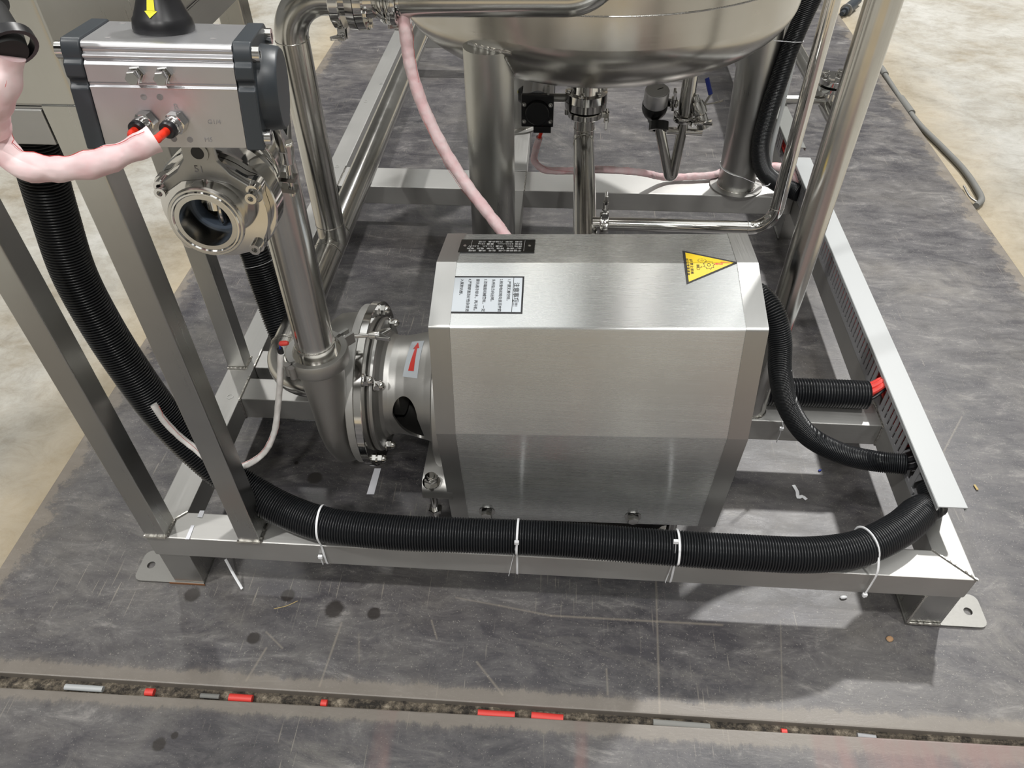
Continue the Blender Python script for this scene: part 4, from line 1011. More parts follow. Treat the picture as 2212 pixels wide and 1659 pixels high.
for (x, y, zb, zt, lean) in ((.463, .707, .004, .458, (0, 0)), (1.020, 1.078, .004, .46, (-.018, -.006)), (.470, 1.385, .004, .46, (0, 0))):
    lg = MB().tube([(x, y, zb), (x + lean[0], y + lean[1], zt)], LEGR, 40).build('leg', SZ, tk, smooth=30)
    MB().lathe([(0, .062), (.0045, .062)], (x, y, 0.0), (0, 0, 1), 40).build('leg_plate', SCAST, tk)
    weld('weld_bead', [(x + LEGR * 1.01 * math.cos(2 * math.pi * k / 20), y + LEGR * 1.01 * math.sin(2 * math.pi * k / 20), .0052) for k in range(21)], tk, .0018, .0025)
# weld where the front leg meets the dish
def dish_z(x, y):
    q = 1 - ((x - TC.x) ** 2 + (y - TC.y) ** 2) / TA ** 2
    return TC.z - TB * math.sqrt(q) if q > 0 else None
wp = []
for k in range(0, 61):
    a = 2 * math.pi * k / 60 - 1.2; x = .463 + LEGR * math.cos(a); y = .707 + LEGR * math.sin(a); z = dish_z(x, y)
    if z is not None and z < .458: wp.append(V((x, y, z)))
if len(wp) > 4: weld('weld_bead', wp, tk, .0024, .003)
wl2 = [V((.463 + x, 0, .4595)) for x in (-.034, -.02, -.01, 0, .015, .03, .042)]
wq = []
for p in wl2:
    q = math.sqrt(1 - ((TC.z - .4595) / TB) ** 2) * TA; yy = TC.y - math.sqrt(q * q - (p.x - TC.x) ** 2); wq.append(V((p.x, yy, .4595)))
weld('weld_bead', wq, tk, .0034, .003)

# drain valve, actuator and drain line under the tank
DX, DY = .642, .985
dv = thing('drain_valve', 'polished drain valve body bolted under the middle of the tank', 'valve', (DX, DY, .23))
MB().lathe([(.225, .020), (.225, .034), (.231, .040), (.233, .045), (.248, .0455), (.2482, .0445), (.2495, .0445), (.2497, .0455), (.266, .045), (.268, .034), (.30, .030), (.332, .030)], (DX, DY, 0), (0, 0, 1), 44).build('body', SPOL, dv, smooth=30)
for k in range(6):
    a = math.radians(15 + 60 * k); inst('hex_bolt', HEXB, along((DX + .039 * math.cos(a), DY + .039 * math.sin(a), .267), (0, 0, 1), .75), dv)
MB().tube([(DX - .044, DY, .250), (DX - .078, DY + .0, .250)], .0085, 16).build('stem', SCAST, dv)
MB().box(DX - .083, DX - .078, DY - .030, DY + .03, .215, .285).build('mounting_plate', SCAST, dv, bevel=.001)
clampset('pipe_clamp', 'steel clamp under the drain valve beneath the tank', (DX, DY, .2185), (0, 0, 1), .038, .013, (1, -.15, 0), (0, -.2, -1), wing_len=.02)
ac2 = thing('pneumatic_actuator', 'smaller pneumatic actuator under the tank, its square black end cap facing front', 'actuator', (.53, .97, .21))
cc = PY(.955, 1161, 238)
bx, bz = cc.x, cc.z
sec2 = [(-.033, -.034), (.033, -.034), (.033, .030), (.017, .034), (-.017, .034), (-.033, .030)]
MB().prism([(bx + x, .965, bz + z) for x, z in sec2], (0, .125, 0)).build('body', ALU, ac2, bevel=.0012)
MB().lathe([(0, .024), (.125, .024)], (bx, .965, bz + .014), (0, 1, 0), 32).build('cylinder_rib', ALU, ac2)
for yy, dr in ((.965, -1), (1.0905, 1)):
    c2 = MB().box(bx - .0345, bx + .0345, min(yy, yy + dr * .012), max(yy, yy + dr * .012), bz - .037, bz + .033).build('end_cap', BLK, ac2, bevel=.002)
    MB().lathe([(0, .0265), (.009, .0250), (.010, .0240), (.010, .001)], (bx, yy + dr * .012, bz - .003), (0, dr, 0), 36).build('end_boss', BLK, c2)
    for sx_ in (-.028, .028):
        for sz_ in (-.022, .015):
            inst('cap_screw', SOCK, along((bx + sx_, yy + dr * .012, bz + sz_), (0, dr, 0), 1.3), c2)
MB().box(bx - .008, bx + .030, .948, .970, bz - .048, bz - .034).build('port_block', BLK, ac2, bevel=.001)
MB().lathe([(0, .019), (.004, .019), (.012, .013)], (bx - .033, 1.03, bz), (-1, 0, 0), 28).build('indicator_knob', BLK, ac2)
MB().box(bx - .0465, bx - .0455, 1.02, 1.026, bz + .008, bz + .012).build('arrow_mark', YEL2, ac2)
s_ = PY(.958, 1172, 270)
mb = MB().tube(spline([s_ + V((0, 0, .004)), PY(.955, 1170, 282), PY(.955, 1164, 300)], .003), .0042, 14)
tag(mb.build('air_tube', RED, loc=s_), 'short red air tube below the black end cap under the tank', 'tube')
sleeve('protective_sleeve', [PY(.955, 1165, 297), PY(.96, 1156, 325), PY(.97, 1154, 348), PY(.985, 1175, 366), PY(1.00, 1220, 369), PY(1.02, 1300, 366), PY(1.03, 1380, 372), PZ(.014, 1440, 383), PZ(.012, 1500, 381), PZ(.012, 1540, 378), PZ(.012, 1558, 372)], .0088, PINK,
       'pink fabric sleeve running from the small actuator across the beam under the tank', 'sleeve', seed=5)
sleeve('protective_sleeve', [PY(.560, 868, 12), PY(.555, 876, 70), PY(.55, 884, 130), PY(.53, 910, 220), PY(.50, 955, 315), PY(.47, 1005, 395), PY(.44, 1050, 455), PY(.41, 1092, 510), PY(.385, 1112, 545)], 0.0118, PINK,
       'pink fabric sleeve hanging from the top clamp to behind the motor cover', 'sleeve', seed=8)
dl = thing('drain_line', 'satin steel pipe from the drain valve running forward under the tank', 'pipe', (DX, .7, .16))
MB().tube(fillet([(DX, DY, .222), (DX, DY, .158), (DX + .004, .37, .158)], .016, 6), .0225, 32).build('pipe', SPIPE, dl, smooth=40)
weld('weld_bead', [V((DX, DY - .028, .158)) + V((math.cos(2 * math.pi * k / 14), 0, math.sin(2 * math.pi * k / 14))) * .0227 for k in range(15)], dl, .0010, .0015)
weld('weld_bead', [V((DX, DY, .184)) + V((math.cos(2 * math.pi * k / 14), math.sin(2 * math.pi * k / 14), 0)) * .0227 for k in range(15)], dl, .0010, .0015)
# side branch pipe and its clamp
YB = .617; ZB = PY(YB, 1480, 488).z; XV = PY(YB, 1676, 458).x
bp2 = thing('riser_pipe', 'thin steel pipe running right behind the cover and bending up beside the tank', 'pipe', (XV, YB, ZB))
MB().tube(fillet([(DX + .015, YB, ZB), (XV, YB, ZB), (XV + .0, YB, 1.3)], .042, 12), .0122, 28).build('pipe', SPOL, bp2, smooth=60)
weld('weld_bead', [V((XV, YB, ZB + .044)) + V((math.cos(2 * math.pi * k / 12), math.sin(2 * math.pi * k / 12), 0)) * .0123 for k in range(13)], bp2, .0006, .0012)
weld('weld_bead', [V((XV - .045, YB, ZB)) + V((0, math.cos(2 * math.pi * k / 12), math.sin(2 * math.pi * k / 12))) * .0123 for k in range(13)], bp2, .0006, .0012)
XC = PY(YB, 1304, 488).x
clampset('pipe_clamp', 'small bright clamp with an upright wing nut just behind the motor cover', (XC, YB, ZB), (1, 0, 0), .0215, .015, (0, -.35, 1), (0, .1, 1), wing_len=.026)
# thick round post on the cross beam
po = thing('round_post', 'thick round steel post standing on the cross beam right of the motor cover', 'post', (.94, .318, 0))
MB().tube([(.94, .318, .0005), (.951, .318, 1.3)], .0205, 40).build('tube', SPIPE, po, smooth=60)
weld('weld_bead', [(.94 + .021 * math.cos(2 * math.pi * k / 16), .318 + .021 * math.sin(2 * math.pi * k / 16), .001) for k in range(17)], po, .0016, .002)

# gauge + V-shaped drain pipe + ball valve under the tank
YG = .985
ga = thing('pressure_gauge', 'round silver gauge in a black elbow housing under the tank', 'gauge', PY(YG, 1420, 230))
g0 = PY(YG, 1422, 262); gt = PY(YG, 1420, 196)
dg_ = V((0, -.25, 1)).normalized()
MB().lathe([(-.012, .010), (0, .014), (.006, .021), (.016, .026), (.024, .0275), (.034, .0275)], gt - dg_ * .066, dg_, 32).build('housing', BLK, ga)
MB().lathe([(0, .0262), (.034, .0262), (.036, .0250)], gt - dg_ * .034, dg_, 36).build('can', ALU, ga)
MB().lathe([(0, .0225), (.0008, .0225)], gt + dg_ * .002, dg_, 32).build('dial', GLS, ga)
MB().tube([gt + dg_ * .0035, gt + dg_ * .0035 + V((.012, .006, .001))], .0008, 6).build('needle', BLK, ga)
MB().annulus(g0 - V((0, .012, -.004)), (0, -.6, -.8), .013, .021, .018, 28).build('collar', BLK, ga)
vp = thing('bent_pipe', 'V-shaped bent steel pipe below the gauge under the tank', 'pipe', PY(YG, 1448, 380))
vb = PY(YG, 1449, 402)
MB().tube(fillet([g0 + V((0, -.012, 0)), vb, PY(YG, 1477, 262)], .0055, 6), .0112, 24).build('pipe', SPIPE, vp, smooth=60)
c0 = PY(YG, 1479, 252); c1 = PY(YG, 1492, 165)
MB().tube([c0, c1, c1 + V((.004, 0, .06))], .0160, 28).build('upper_pipe', SPIPE, vp, smooth=60)
clampset('pipe_clamp', 'small steel clamp joining the V-shaped pipe to the pipe above', PY(YG, 1478, 254), (c1 - c0), .0235, .012, (.6, -1, 0), (1, 0, .1), wing_len=.028)
clampset('pipe_clamp', 'small steel clamp beside the gauge under the tank', PY(YG + .03, 1452, 222), (0, .2, 1), .014, .012, (0, -1, 0), (0, 0, 1), wing_len=.022)
blv = thing('ball_valve', 'small steel ball valve with a blue lever beside the bent pipe', 'valve', PY(YG, 1515, 240))
b0, b1 = PY(YG - .01, 1505, 218), PY(YG - .02, 1521, 275)
mb = MB(); dd_ = b1 - b0; Lb = dd_.length
mb.lathe([(-.012, .007), (0, .008), (0, .012), (Lb * .25, .0155), (Lb * .45, .0155), (Lb * .5, .0115), (Lb * .55, .0125), (Lb * .8, .0125), (Lb * .82, .0145), (Lb, .0145)], b0, dd_, 20); mb.build('body', SPOL, blv)
MB().tube([PY(YG, 1440, 282), PY(YG, 1516, 286)], .0085, 18).build('cross_nipple', SPOL, blv)
h0, h1, h2 = PY(YG, 1521, 226), PY(YG, 1535, 204), PY(YG + .01, 1527, 168)
MB().lathe([(0, .006), (.014, .0055)], h0 - V((.01, 0, .006)), V((1, 0, .5)), 14).build('stem', SPOL, blv)
MB().tube([h0, h1], .0048, 10, flat=(1, .5)).build('lever', SCAST, blv)
MB().tube([h1, h1.lerp(h2, .3), h2], .0066, 14, flat=(1, .55)).build('lever_grip', BLU, blv)
MB().tube(spline([h0, PY(YG, 1545, 222), PY(YG, 1562, 217)], .004), .003, 10, flat=(1, .5)).build('lever_plate', SPOL, blv)

# right-hand side line with a blind flange
rl = thing('side_pipe', 'steel pipe run on the right of the frame with a bolted blind flange', 'pipe', (1.30, 1.5, .05))
MB().tube([(1.300, 1.27, .055), (1.300, 2.35, .055)], .0195, 28).build('pipe', SPIPE, rl, smooth=60)
yb = PZ(.07, 1740, 216).y
MB().tube([(1.06, yb, .070), (1.300, yb, .070)], .0125, 24).build('branch_pipe', SPIPE, rl, smooth=60)
MB().tube([(1.300, yb, .06), (1.300, yb, .105)], .0165, 24).build('stub', SPIPE, rl)
MB().lathe([(.100, .040), (.112, .040)], (1.302, yb, 0), (0, 0, 1), 40).build('flange', SPOL, rl, bevel=.001)
MB().lathe([(.1125, .030), (.118, .030)], (1.302, yb, 0), (0, 0, 1), 32).build('gasket', RUB, rl)
MB().lathe([(.1185, .041), (.132, .041)], (1.302, yb, 0), (0, 0, 1), 40).build('blind_flange', SPOL, rl, bevel=.001)
for k in range(4):
    a = math.radians(45 + 90 * k + 10); inst('hex_bolt', HEXB, along((1.302 + .029 * math.cos(a), yb + .029 * math.sin(a), .132), (0, 0, 1), 1.35), rl)
    MB().tube([(1.302 + .029 * math.cos(a), yb + .029 * math.sin(a), .112), (1.302 + .029 * math.cos(a), yb + .029 * math.sin(a), .088)], .0055, 10).build('stud', SPOL, rl)
for yy in (1.33, 2.1):
    MB().box(1.292, 1.308, yy - .008, yy + .008, ZF, .037).build('support', SZ, rl)

# ------------------------------------------------------------------ cable trunking on the right beam
def trunk(label, ya, yb_, lid, lidcol, gaps, name='cable_trunking'):
    t = thing(name, label, 'trunking', (1.178, ya, 0))
    xi, xo = 1.1525, 1.1885
    MB().box(xi, xo, ya + .03, yb_, .0005, .0022).build('floor_strip', PVC2, t)
    MB().box(xo - .0015, xo, ya + .03, yb_, .0022, .057).build('outer_wall', PVC2, t)
    mb = MB(); mb.box(xi, xi + .0015, ya + .065, yb_, .0022, .0090); mb.box(xi, xi + .0015, ya + .040, yb_, .0485, .0575)
    y = ya + .075; pitch = .0148
    while y < yb_ - .008:
        if not any(g0_ < y + .005 < g1_ for g0_, g1_ in gaps): mb.box(xi, xi + .0015, y, y + .0100, .0090, .0485)
        y += pitch
    tag(mb.build('slotted_wall', PVC2, t), 'grey wall with a row of narrow vertical slots')
    mb = MB(); z0, z1 = .0580, .0600
    P = [(xi - .003, z0 - .006), (xi - .0018, z0 - .0075), (xi - .0006, z0 - .006), (xi - .0012, z0), (xo + .0012, z0), (xo + .0006, z0 - .006), (xo + .0018, z0 - .0075), (xo + .003, z0 - .006), (xo + .003, z1 - .001), (xo + .002, z1), (xi - .002, z1), (xi - .003, z1 - .001)]
    P = [(x, z) for x, z in P]
    mb.prism([(x, ya, z) for x, z in P], (0, yb_ - ya - .001, 0)).build('lid', lidcol, t, smooth=30)
    return t
trunk('slotted grey cable trunking with a white lid on the right beam', .080, 1.115, True, PVC, [(.172, .205), (.33, .372)])
trunk('far length of grey cable trunking behind the round post', 1.165, 2.35, True, mat('dark_grey_pvc', (.17, .175, .165), .55), [])  # far lid has its own darker grey
for i, (dx, dz) in enumerate(((.006, .016), (.015, .010), (.024, .013), (.007, .028), (.018, .024))):
    mb = MB(); mb.tube(spline([(1.1575 + dx, .24, dz), (1.1575 + dx, .6, dz + .002), (1.1575 + dx, 1.0, dz), (1.1575 + dx, 1.6, dz)], .03), .0042, 8)
    tag(mb.build('red_wire', REDW, loc=(1.17, .24, dz)), 'red wire lying inside the slotted trunking', 'wire', 'red wires inside the trunking')

# ------------------------------------------------------------------ corrugated conduits
c1 = [PY(.115, 60, 255), PY(.112, 85, 350), PY(.110, 120, 470), PY(.106, 160, 590), PY(.102, 218, 700), PY(.096, 282, 800), PY(.086, 356, 900), PY(.070, 440, 985), PY(.058, 520, 1048), PZ(.034, 610, 1100), PZ(.0275, 700, 1132), PZ(.0270, 850, 1150), PZ(.0268, 1000, 1156), PZ(.0268, 1200, 1164), PZ(.0268, 1400, 1180), PZ(.0268, 1600, 1193),
      PZ(.0268, 1760, 1198), PZ(.0268, 1860, 1183), PZ(.0262, 1945, 1142), PZ(.024, 2000, 1097), V((1.164, .108, .0240)), V((1.1705, .145, .0240))]
c1 = [V(p) for p in c1]
h1_ = corrugated(c1, .0255, .0038, .0028, taper=(.05, .68)).build('corrugated_conduit', HOSE, loc=(.6, .03, 0), smooth=65)
tag(h1_, 'thick black corrugated conduit sweeping from the cabinet along the front beam into the trunking', 'conduit')
c2 = [PT(1.10, 350, 240), PT(1.14, 384, 320), PT(1.20, 455, 430), PT(1.24, 540, 525), PT(1.27, 572, 612), PT(1.29, 600, 690), PT(1.30, 622, 745), PT(1.30, 645, 790)]
tag(corrugated(c2, .0245, .0040, .0028).build('corrugated_conduit', HOSE, loc=c2[-1], smooth=65), 'thick black corrugated conduit behind the valve, ending beside the pump elbow', 'conduit')
c3 = [PT(1.09, 1600, 625), PT(1.07, 1640, 638), PT(1.06, 1668, 672), PT(1.07, 1684, 730), PT(1.10, 1685, 800), PT(1.14, 1700, 872), PT(1.17, 1745, 940), PT(1.185, 1820, 980), PT(1.19, 1890, 996), PX(1.150, 1958, 1003)]
h3 = corrugated(c3, .0168, .0030, .0026, 22).build('corrugated_conduit', HOSE, loc=c3[-1], smooth=65)
tag(h3, 'slim black corrugated conduit looping from behind the cover to the trunking', 'conduit')
c4 = [V((.86, .330, .031)), PZ(.0265, 1680, 846) , PZ(.0265, 1780, 849), PZ(.0265, 1872, 853)]
tag(corrugated(c4, .0245, .0047, .0030).build('corrugated_conduit', HOSE, loc=c4[-1], smooth=65), 'short straight black corrugated conduit on the cross beam with red wires emerging', 'conduit')
c5 = [PT(1.50, 1772, -40), PT(1.53, 1738, 30), PT(1.57, 1708, 100), PT(1.61, 1682, 175), PT(1.66, 1658, 250), PT(1.71, 1642, 320), PT(1.75, 1650, 368), PZ(.030, 1680, 396), PZ(.022, 1712, 411), PZ(.022, 1727, 418)]
tag(corrugated(c5, .0200, .0030, .0012, 20).build('corrugated_conduit', HOSE, loc=c5[-1], smooth=65), 'black corrugated conduit tied to the right tank leg and curving into the trunking', 'conduit')
# wires leaving conduit 4
e4 = c4[-1]
for i, (dy, dz) in enumerate(((.012, .010), (.004, .014), (-.006, .012), (-.013, .004), (.008, .0), (-.004, .0))):
    a = e4 + V((-.03, dy, dz)); b_ = e4 + V((.002, dy, dz)); c_ = V((1.151, e4.y + .008 + dy * .8, .040 + dz * .7)); dd2 = V((1.168, e4.y + .035 + dy * .5, .022 + dz * .3))
    m_ = BLK if i == 3 else REDW
    tag(MB().tube(spline([a, b_, c_, dd2], .004), .0050 if i != 3 else .0028, 10).build('black_wire' if i == 3 else 'red_wire', m_, loc=b_),
        'black wire among the red wires entering the trunking' if i == 3 else 'fat red wire curving from the conduit end into the trunking', 'wire', None if i == 3 else 'red wires from the conduit end')
e3 = c3[-1]
for i, (dy, dz) in enumerate(((.004, .004), (-.005, -.002))):
    tag(MB().tube(spline([e3 + V((-.02, dy, dz)), e3 + V((.002, dy, dz)), e3 + V((.016, dy + .004, dz + .004)), e3 + V((.025, dy + .02, dz))], .004), .0042, 10).build('black_wire', BLK, loc=e3), ('upper' if i == 0 else 'lower') + ' of two black cables leaving the slim conduit into the trunking', 'wire')

# ------------------------------------------------------------------ white sleeves
sleeve('protective_sleeve', [PY(.058, 332, 874), PY(.052, 352, 905), PY(.046, 385, 940), PY(.042, 420, 968), PY(.040, 452, 995), PY(.040, 490, 1012)], .0052, WSLV, 'flat white fabric sleeve lying across the thick conduit behind the second post', 'sleeve', seed=11)
ws = [PY(.045, 500, 1012), PY(.05, 535, 1003), PY(.058, 570, 978), PY(.066, 592, 935), PY(.072, 600, 880), PY(.076, 605, 820), PY(.08, 607, 762)]
sleeve('protective_sleeve', ws, .0052, WSLV, 'white fabric sleeve rising to the pump elbow with a red-tipped wire', 'sleeve', seed=12)
wt = ws[-1]
MB_ = MB().tube([wt - V((0, 0, .004)), wt + V((0, 0, .007))], .0038, 12); tag(MB_.build('heat_shrink', BLK, loc=wt), 'black heat-shrink end of the white sleeve at the pump elbow', 'cable end')
tag(MB().tube(spline([wt + V((0, 0, .006)), wt + V((.002, 0, .012)), wt + V((.006, 0, .015))], .002), .0012, 8).build('blue_wire', BLU, loc=wt), 'tiny blue wire at the end of the white sleeve', 'wire')
tag(MB().lathe([(-.006, .0015), (-.004, .0034), (.003, .0034), (.006, .0022)], wt + V((.007, 0, .016)), (1, 0, .15), 12).build('wire_cap', REDW, loc=wt), 'small red cap on the wire beside the pump elbow', 'cap')

sleeve('protective_sleeve', [PZ(.020, 1645, 372), PZ(.035, 1664, 360), PZ(.040, 1690, 362), PZ(.036, 1712, 376), PZ(.030, 1732, 402), PZ(.026, 1748, 420)], .0105, PINK, 'short pink fabric sleeve beside the foot of the right tank leg', 'sleeve', seed=21)
tag(MB().tube(spline([PT(1.70, 1722, 100), PT(1.72, 1708, 160), PT(1.75, 1688, 240), PT(1.78, 1668, 320), PZ(.05, 1663, 356)], .006), .0045, 10).build('grey_cable', PVC, loc=PZ(.05, 1663, 356)), 'pale grey cable running down behind the black conduit at the right tank leg', 'cable')
# ------------------------------------------------------------------ zip ties
def tie(pts, head, tail, label, r=.0008, w=2.0):
    t = thing('zip_tie', label, 'zip tie', pts[0])
    MB().tube(spline(pts, .003), r, 8, flat=(w, .7)).build('strap', WHT, t)
    MB().box(-.0032, .0032, -.0022, .0022, -.003, .003, Matrix.Translation(V(head))).build('head', WHT, t, bevel=.0006)
    if tail: MB().tube(spline([head] + tail, .003), r, 8, flat=(w * .9, .7)).build('tail', WHT, t)
    return t
def loop_beam(x, yc, zc, r, dx=0):
    """strap over the conduit, down the beam front, under and up behind"""
    P = []
    for k in range(9):
        a = math.radians(20 + 20 * k); P.append(V((x + dx * k / 8, yc + (r + .001) * math.cos(a), zc + (r + .001) * math.sin(a))))
    P += [V((x + dx, -.0015, .0)), V((x + dx, -.002, -.03)), V((x + dx, .002, -.0495)), V((x, .046, -.0495)), V((x, .0495, -.02)), V((x, .0495, .005)), P[0]]
    return P
for (px, hp_, tail_, lab_) in ((690, (692, 1203), [(698, 1219)], 'white zip tie round the front beam nearest the second post'),
                               (1119, (1116, 1172), [(1108, 1205), (1099, 1243)], 'white zip tie with a long tail on the front beam below the cover'),
                               (1458, (1460, 1170), [(1456, 1205), (1437, 1258)], 'white zip tie on the front beam below the right edge of the cover'),
                               (1896, (1868, 1285), [(1866, 1290)], 'white zip tie round the conduit near the right front corner')):
    c = min(c1, key=lambda p: abs(p.x - PZ(.03, px, 1160).x)); cc_ = PZ(.027, px, 1150)
    # centre of conduit at this x
    pa_ = [(p, q_) for p, q_ in zip(c1, c1[1:]) if min(p.x, q_.x) <= cc_.x <= max(p.x, q_.x)]
    p, q_ = pa_[0]; tt = (cc_.x - p.x) / (q_.x - p.x); ce = p.lerp(q_, tt)
    if px > 1800:
        ti = min(range(1, len(c1) - 1), key=lambda i: (c1[i] - PZ(.027, 1880, 1180)).length); cm = c1[ti].lerp(c1[ti + 1], .12)
        dm_ = (c1[ti + 1] - c1[ti - 1]).normalized(); u_, w_, _ = frame_of(dm_)
        ring = [cm + (u_ * math.cos(2 * math.pi * k / 24) + w_ * math.sin(2 * math.pi * k / 24)) * .0265 for k in range(25)]
        t_ = tie(ring, PY(-.006, 1868, 1285), None, lab_)
        fr = min(ring, key=lambda q9: q9.y - q9.z * .3)
        MB().tube(spline([fr, PY(-.004, 1896, 1235), PY(-.005, 1882, 1262), PY(-.006, 1868, 1285), PY(-.006, 1867, 1291)], .003), .0008, 8, flat=(2, .7)).build('tail', WHT, t_)
        continue
        P = [PZ(.060, 1862, 1158), PZ(.058, 1880, 1160), PY(.02, 1893, 1185), PY(.0, 1898, 1212), PY(-.003, 1894, 1240), PY(-.004, 1880, 1265), PY(-.006, 1869, 1284)]
        tie(P, P[-1], [P[-1] + V((0, -.001, -.004))], lab_)
        continue
    h_ = PY(-.004 if hp_[1] > 1195 else ce.y - .0275, *hp_)
    tie(loop_beam(ce.x, ce.y, ce.z, .0258), h_, [PY(-.005, *q2) for q2 in tail_], lab_)
p1 = PT(1.22, 528, 568)
# tie on the second conduit
cmid = PT(1.255, 556, 568); dcm = (PT(1.27, 572, 612) - PT(1.24, 540, 525)).normalized(); uu_, ww_, _ = frame_of(dcm)
tie([cmid + (uu_ * math.cos(2 * math.pi * k / 16) + ww_ * math.sin(2 * math.pi * k / 16)) * .0252 for k in range(17)], cmid + uu_ * .026, None, 'white zip tie round the conduit behind the valve')
lr = V((1.012, 1.076, .055))
P = [V((1.0 + .002, 1.078, .0)) * 1 for _ in range(1)]
leg_c = V((1.018, 1.077, 0)); cd = PT(1.75, 1650, 368)
P = []
for k in range(25):
    a = 2 * math.pi * k / 24; e_ = V((math.cos(a), math.sin(a)))
    base_ = leg_c if math.cos(a) < .2 else V((cd.x - .012, cd.y, 0)); rr_ = LEGR + .001 if math.cos(a) < .2 else .032
    P.append(V((base_.x + e_.x * rr_, base_.y + e_.y * rr_, .048 - .006 * e_.x)))
tie(P, P[6], None, 'white zip tie round the base of the right tank leg and its conduit')
P = [PT(1.56, 1664, 88), PT(1.545, 1690, 89), PT(1.535, 1715, 91), PT(1.56, 1733, 90), PT(1.60, 1728, 84), PT(1.62, 1690, 82), PT(1.60, 1664, 86)]
tie(P, P[0], None, 'white zip tie round the conduit high beside the tank')
p = PY(.286, 1690, 895)
tie([PY(.286, 1684, 880), PY(.286, 1688, 905), PY(.286, 1693, 925)], PY(.284, 1688, 926), [PY(.284, 1684, 940), PY(.284, 1677, 955)], 'white zip tie hanging on the cross beam under the straight conduit')
tag(MB().tube([PZ(ZF + .045, 487, 1208), PZ(ZF + .02, 503, 1238), PZ(ZF + .003, 523, 1272)], .0011, 8, flat=(1.9, .6)).build('zip_tie_tail', WHT, loc=PZ(ZF, 523, 1272)), 'white zip tie tail sticking out below the left end of the front beam', 'zip tie')

# ------------------------------------------------------------------ tape pieces and small litter
def strip(name, c4, th, m, label, cat):
    tag(MB().prism(c4, (0, 0, th)).build(name, m, loc=c4[0]), label, cat)
z = .0006
strip('tape_strip', [PZ(z, 426, 1117), PZ(z, 437, 1118), PZ(z, 442, 1103), PZ(z, 432, 1103)], .0003, TAPE, 'small white tape piece at the back edge of the front beam between the posts', 'tape')
strip('tape_strip', [PZ(z, 400, 1165), PZ(z, 409, 1165), PZ(z, 420, 1135), PZ(z, 413, 1135)], .0003, TAPE, 'white tape strip at the front edge of the front beam between the posts', 'tape')
z = ZF + .0006
strip('tape_strip', [PZ(z, 792, 1068), PZ(z, 808, 1068), PZ(z, 823, 1012), PZ(z, 809, 1012)], .0004, TAPE, 'white tape strip on the black plate below the pump flange', 'tape')
def pebble(name, px, py, r, m, label, cat, sq=(1, .7, .4), rz=.5):
    c = PZ(ZF + r * sq[2], px, py); mb = MB(); Mx = Matrix.Rotation(rz, 4, 'Z')
    R = []
    for j in range(1, 6):
        ph_ = math.pi * j / 6; R.append([c + Mx @ V((r * sq[0] * math.sin(ph_) * math.cos(2 * math.pi * k / 8) * (1 + .15 * math.sin(3 * k)), r * sq[1] * math.sin(ph_) * math.sin(2 * math.pi * k / 8), r * sq[2] * math.cos(ph_))) for k in range(8)])
    tag(mb.rings(R).build(name, m, loc=c, smooth=60), label, cat)
SAND = mat('dry_clay', (.36, .22, .12), .9)
STRAW = mat('straw', (.42, .32, .14), .8)
pebble('plastic_scrap', 1822, 1290, .0062, WHT, 'small white plastic bit in the bright patch below the front beam', 'litter', (1, .5, .35), .2)
pebble('clay_crumb', 1922, 1380, .0060, SAND, 'tan clay crumb in front of the right foot', 'litter', (1, .8, .4))
pebble('plastic_bit', 1771, 1016, .0035, BLU, 'tiny blue plastic bit on the plate right of the cover', 'litter', (1, .6, .5))
pebble('rust_flake', 858, 432, .006, RUSTY, 'dark rust flake on the plate behind the far left beam joint', 'litter', (1, .5, .2))
def litter_line(name, pts, r, m, label, flat=(1, .4), cat='litter'):
    P_ = [PZ(ZF + r, *p) for p in pts]; tag(MB().tube(spline(P_, .003), r, 7, flat=flat).build(name, m, loc=P_[0]), label, cat)
litter_line('paper_scrap', [(1714, 1048), (1722, 1062), (1724, 1075), (1733, 1072), (1742, 1079)], .0016, WHT, 'curled white paper scrap on the plate right of the cover', (2.0, .5))
litter_line('straw', [(592, 1315), (618, 1309), (643, 1298)], .0006, STRAW, 'short straw on the plate in front of the left foot')
litter_line('wood_chip', [(2105, 1047), (2112, 1058)], .0022, STRAW, 'small wood chip on the plate right of the trunking')
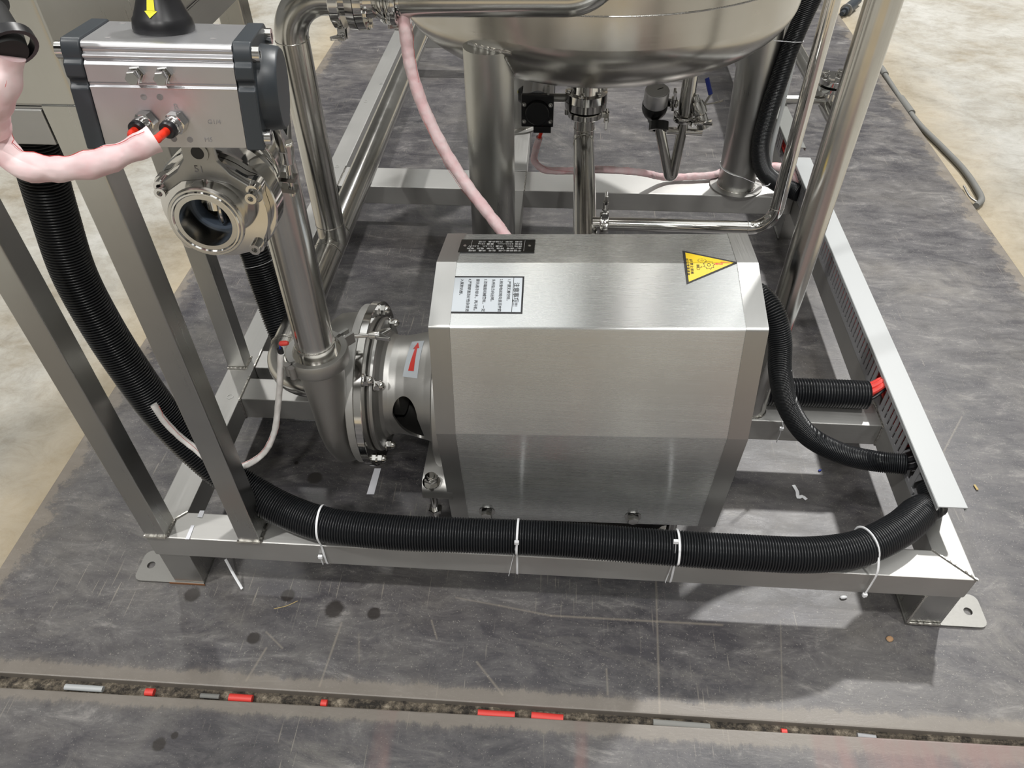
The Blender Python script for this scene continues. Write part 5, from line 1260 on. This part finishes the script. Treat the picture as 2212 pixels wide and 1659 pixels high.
# gap scraps between the plates
gz = ZC + .006
for i, (xa, ya, xb, yb_, r, m, lab_) in enumerate(((310, 1494, 328, 1496, .0055, REDW, 'short red sleeve scrap in the gap, leftmost of the red ones'), (493, 1502, 542, 1508, .0055, REDW, 'red sleeve scrap in the gap between the plates, second from the left'), (692, 1514, 705, 1515, .0050, REDW, 'tiny red sleeve scrap in the gap, third from the left'),
                                                  (1032, 1536, 1112, 1541, .0050, REDW, 'long red sleeve scrap in the gap below the cover'), (1148, 1542, 1217, 1548, .0055, REDW, 'red sleeve scrap in the gap right of the longest one'), (1690, 1576, 1702, 1577, .0040, REDW, 'small red sleeve scrap in the gap, rightmost'),
                                                  (137, 1480, 218, 1487, .0045, PVC, 'grey plastic offcut in the gap at far left'), (1412, 1557, 1535, 1567, .0050, GREYH, 'flat grey wood offcut in the gap between the plates'), (430, 1500, 470, 1505, .0035, GREYH, 'grey shaving in the gap left of the second red scrap'), (1855, 1585, 1895, 1590, .004, PVC2, 'grey shaving in the gap near the right'))):
    a_, b_ = PZ(ZF + .001, xa, ya), PZ(ZF + .001, xb, yb_); a_.z = b_.z = ZC + .0105
    a_.y = max(min(a_.y, -.164), -.172); b_.y = max(min(b_.y, -.164), -.172)
    tag(MB().tube([a_, a_.lerp(b_, .5), b_], r, 12, flat=(1, .85)).build('sleeve_scrap' if m is REDW else 'offcut', m, loc=a_), lab_, 'scrap')
# ------------------------------------------------------------------ grey hose on the right and air nozzle
hz_ = ZC + .009
hp2 = [PZ(hz_, *p) for p in ((1885, 120), (1902, 148), (1918, 172), (1945, 213), (1985, 268), (2035, 318), (2080, 365), (2108, 405), (2120, 432), (2108, 445))]
for p in hp2: p.x = max(p.x, 1.706)
hs = MB().tube(spline(hp2, .006), .0085, 16).build('air_hose', GREYH, loc=hp2[0], smooth=60); tag(hs, 'dusty grey air hose lying along the right edge of the black plate', 'hose')
for t_ in (0, 1):
    a_ = hp2[1 + t_ * 2]; b_ = hp2[2 + t_ * 2]; MB().tube([a_, a_.lerp(b_, .6)], .0125, 14).build('ribbed_sleeve', GREYH, hs)
hk = [PZ(hz_, 2120, 442), PZ(hz_, 2098, 428), PZ(hz_, 2082, 402)]
tag(MB().tube(spline(hk, .004), .0028, 8).build('hose_hook', SCAST, loc=hk[0]), 'thin metal hook at the end of the grey hose', 'hook')
nz = thing('air_nozzle', 'grey metal hose coupling lying on the concrete at the top edge', 'coupling', PZ(ZC, 1835, 15))
na, nb_ = PZ(ZC + .018, 1818, 30), PZ(ZC + .018, 1862, -5)
MB().lathe([(0, .009), (.03, .009), (.03, .016), (.055, .016), (.055, .022), (.13, .022), (.14, .014), (.2, .014)], na, nb_ - na, 20).build('coupling_body', CAPM, nz)
MB().annulus(na + (nb_ - na).normalized() * .05, nb_ - na, .015, .024, .008, 20).build('collar', SCAST, nz)
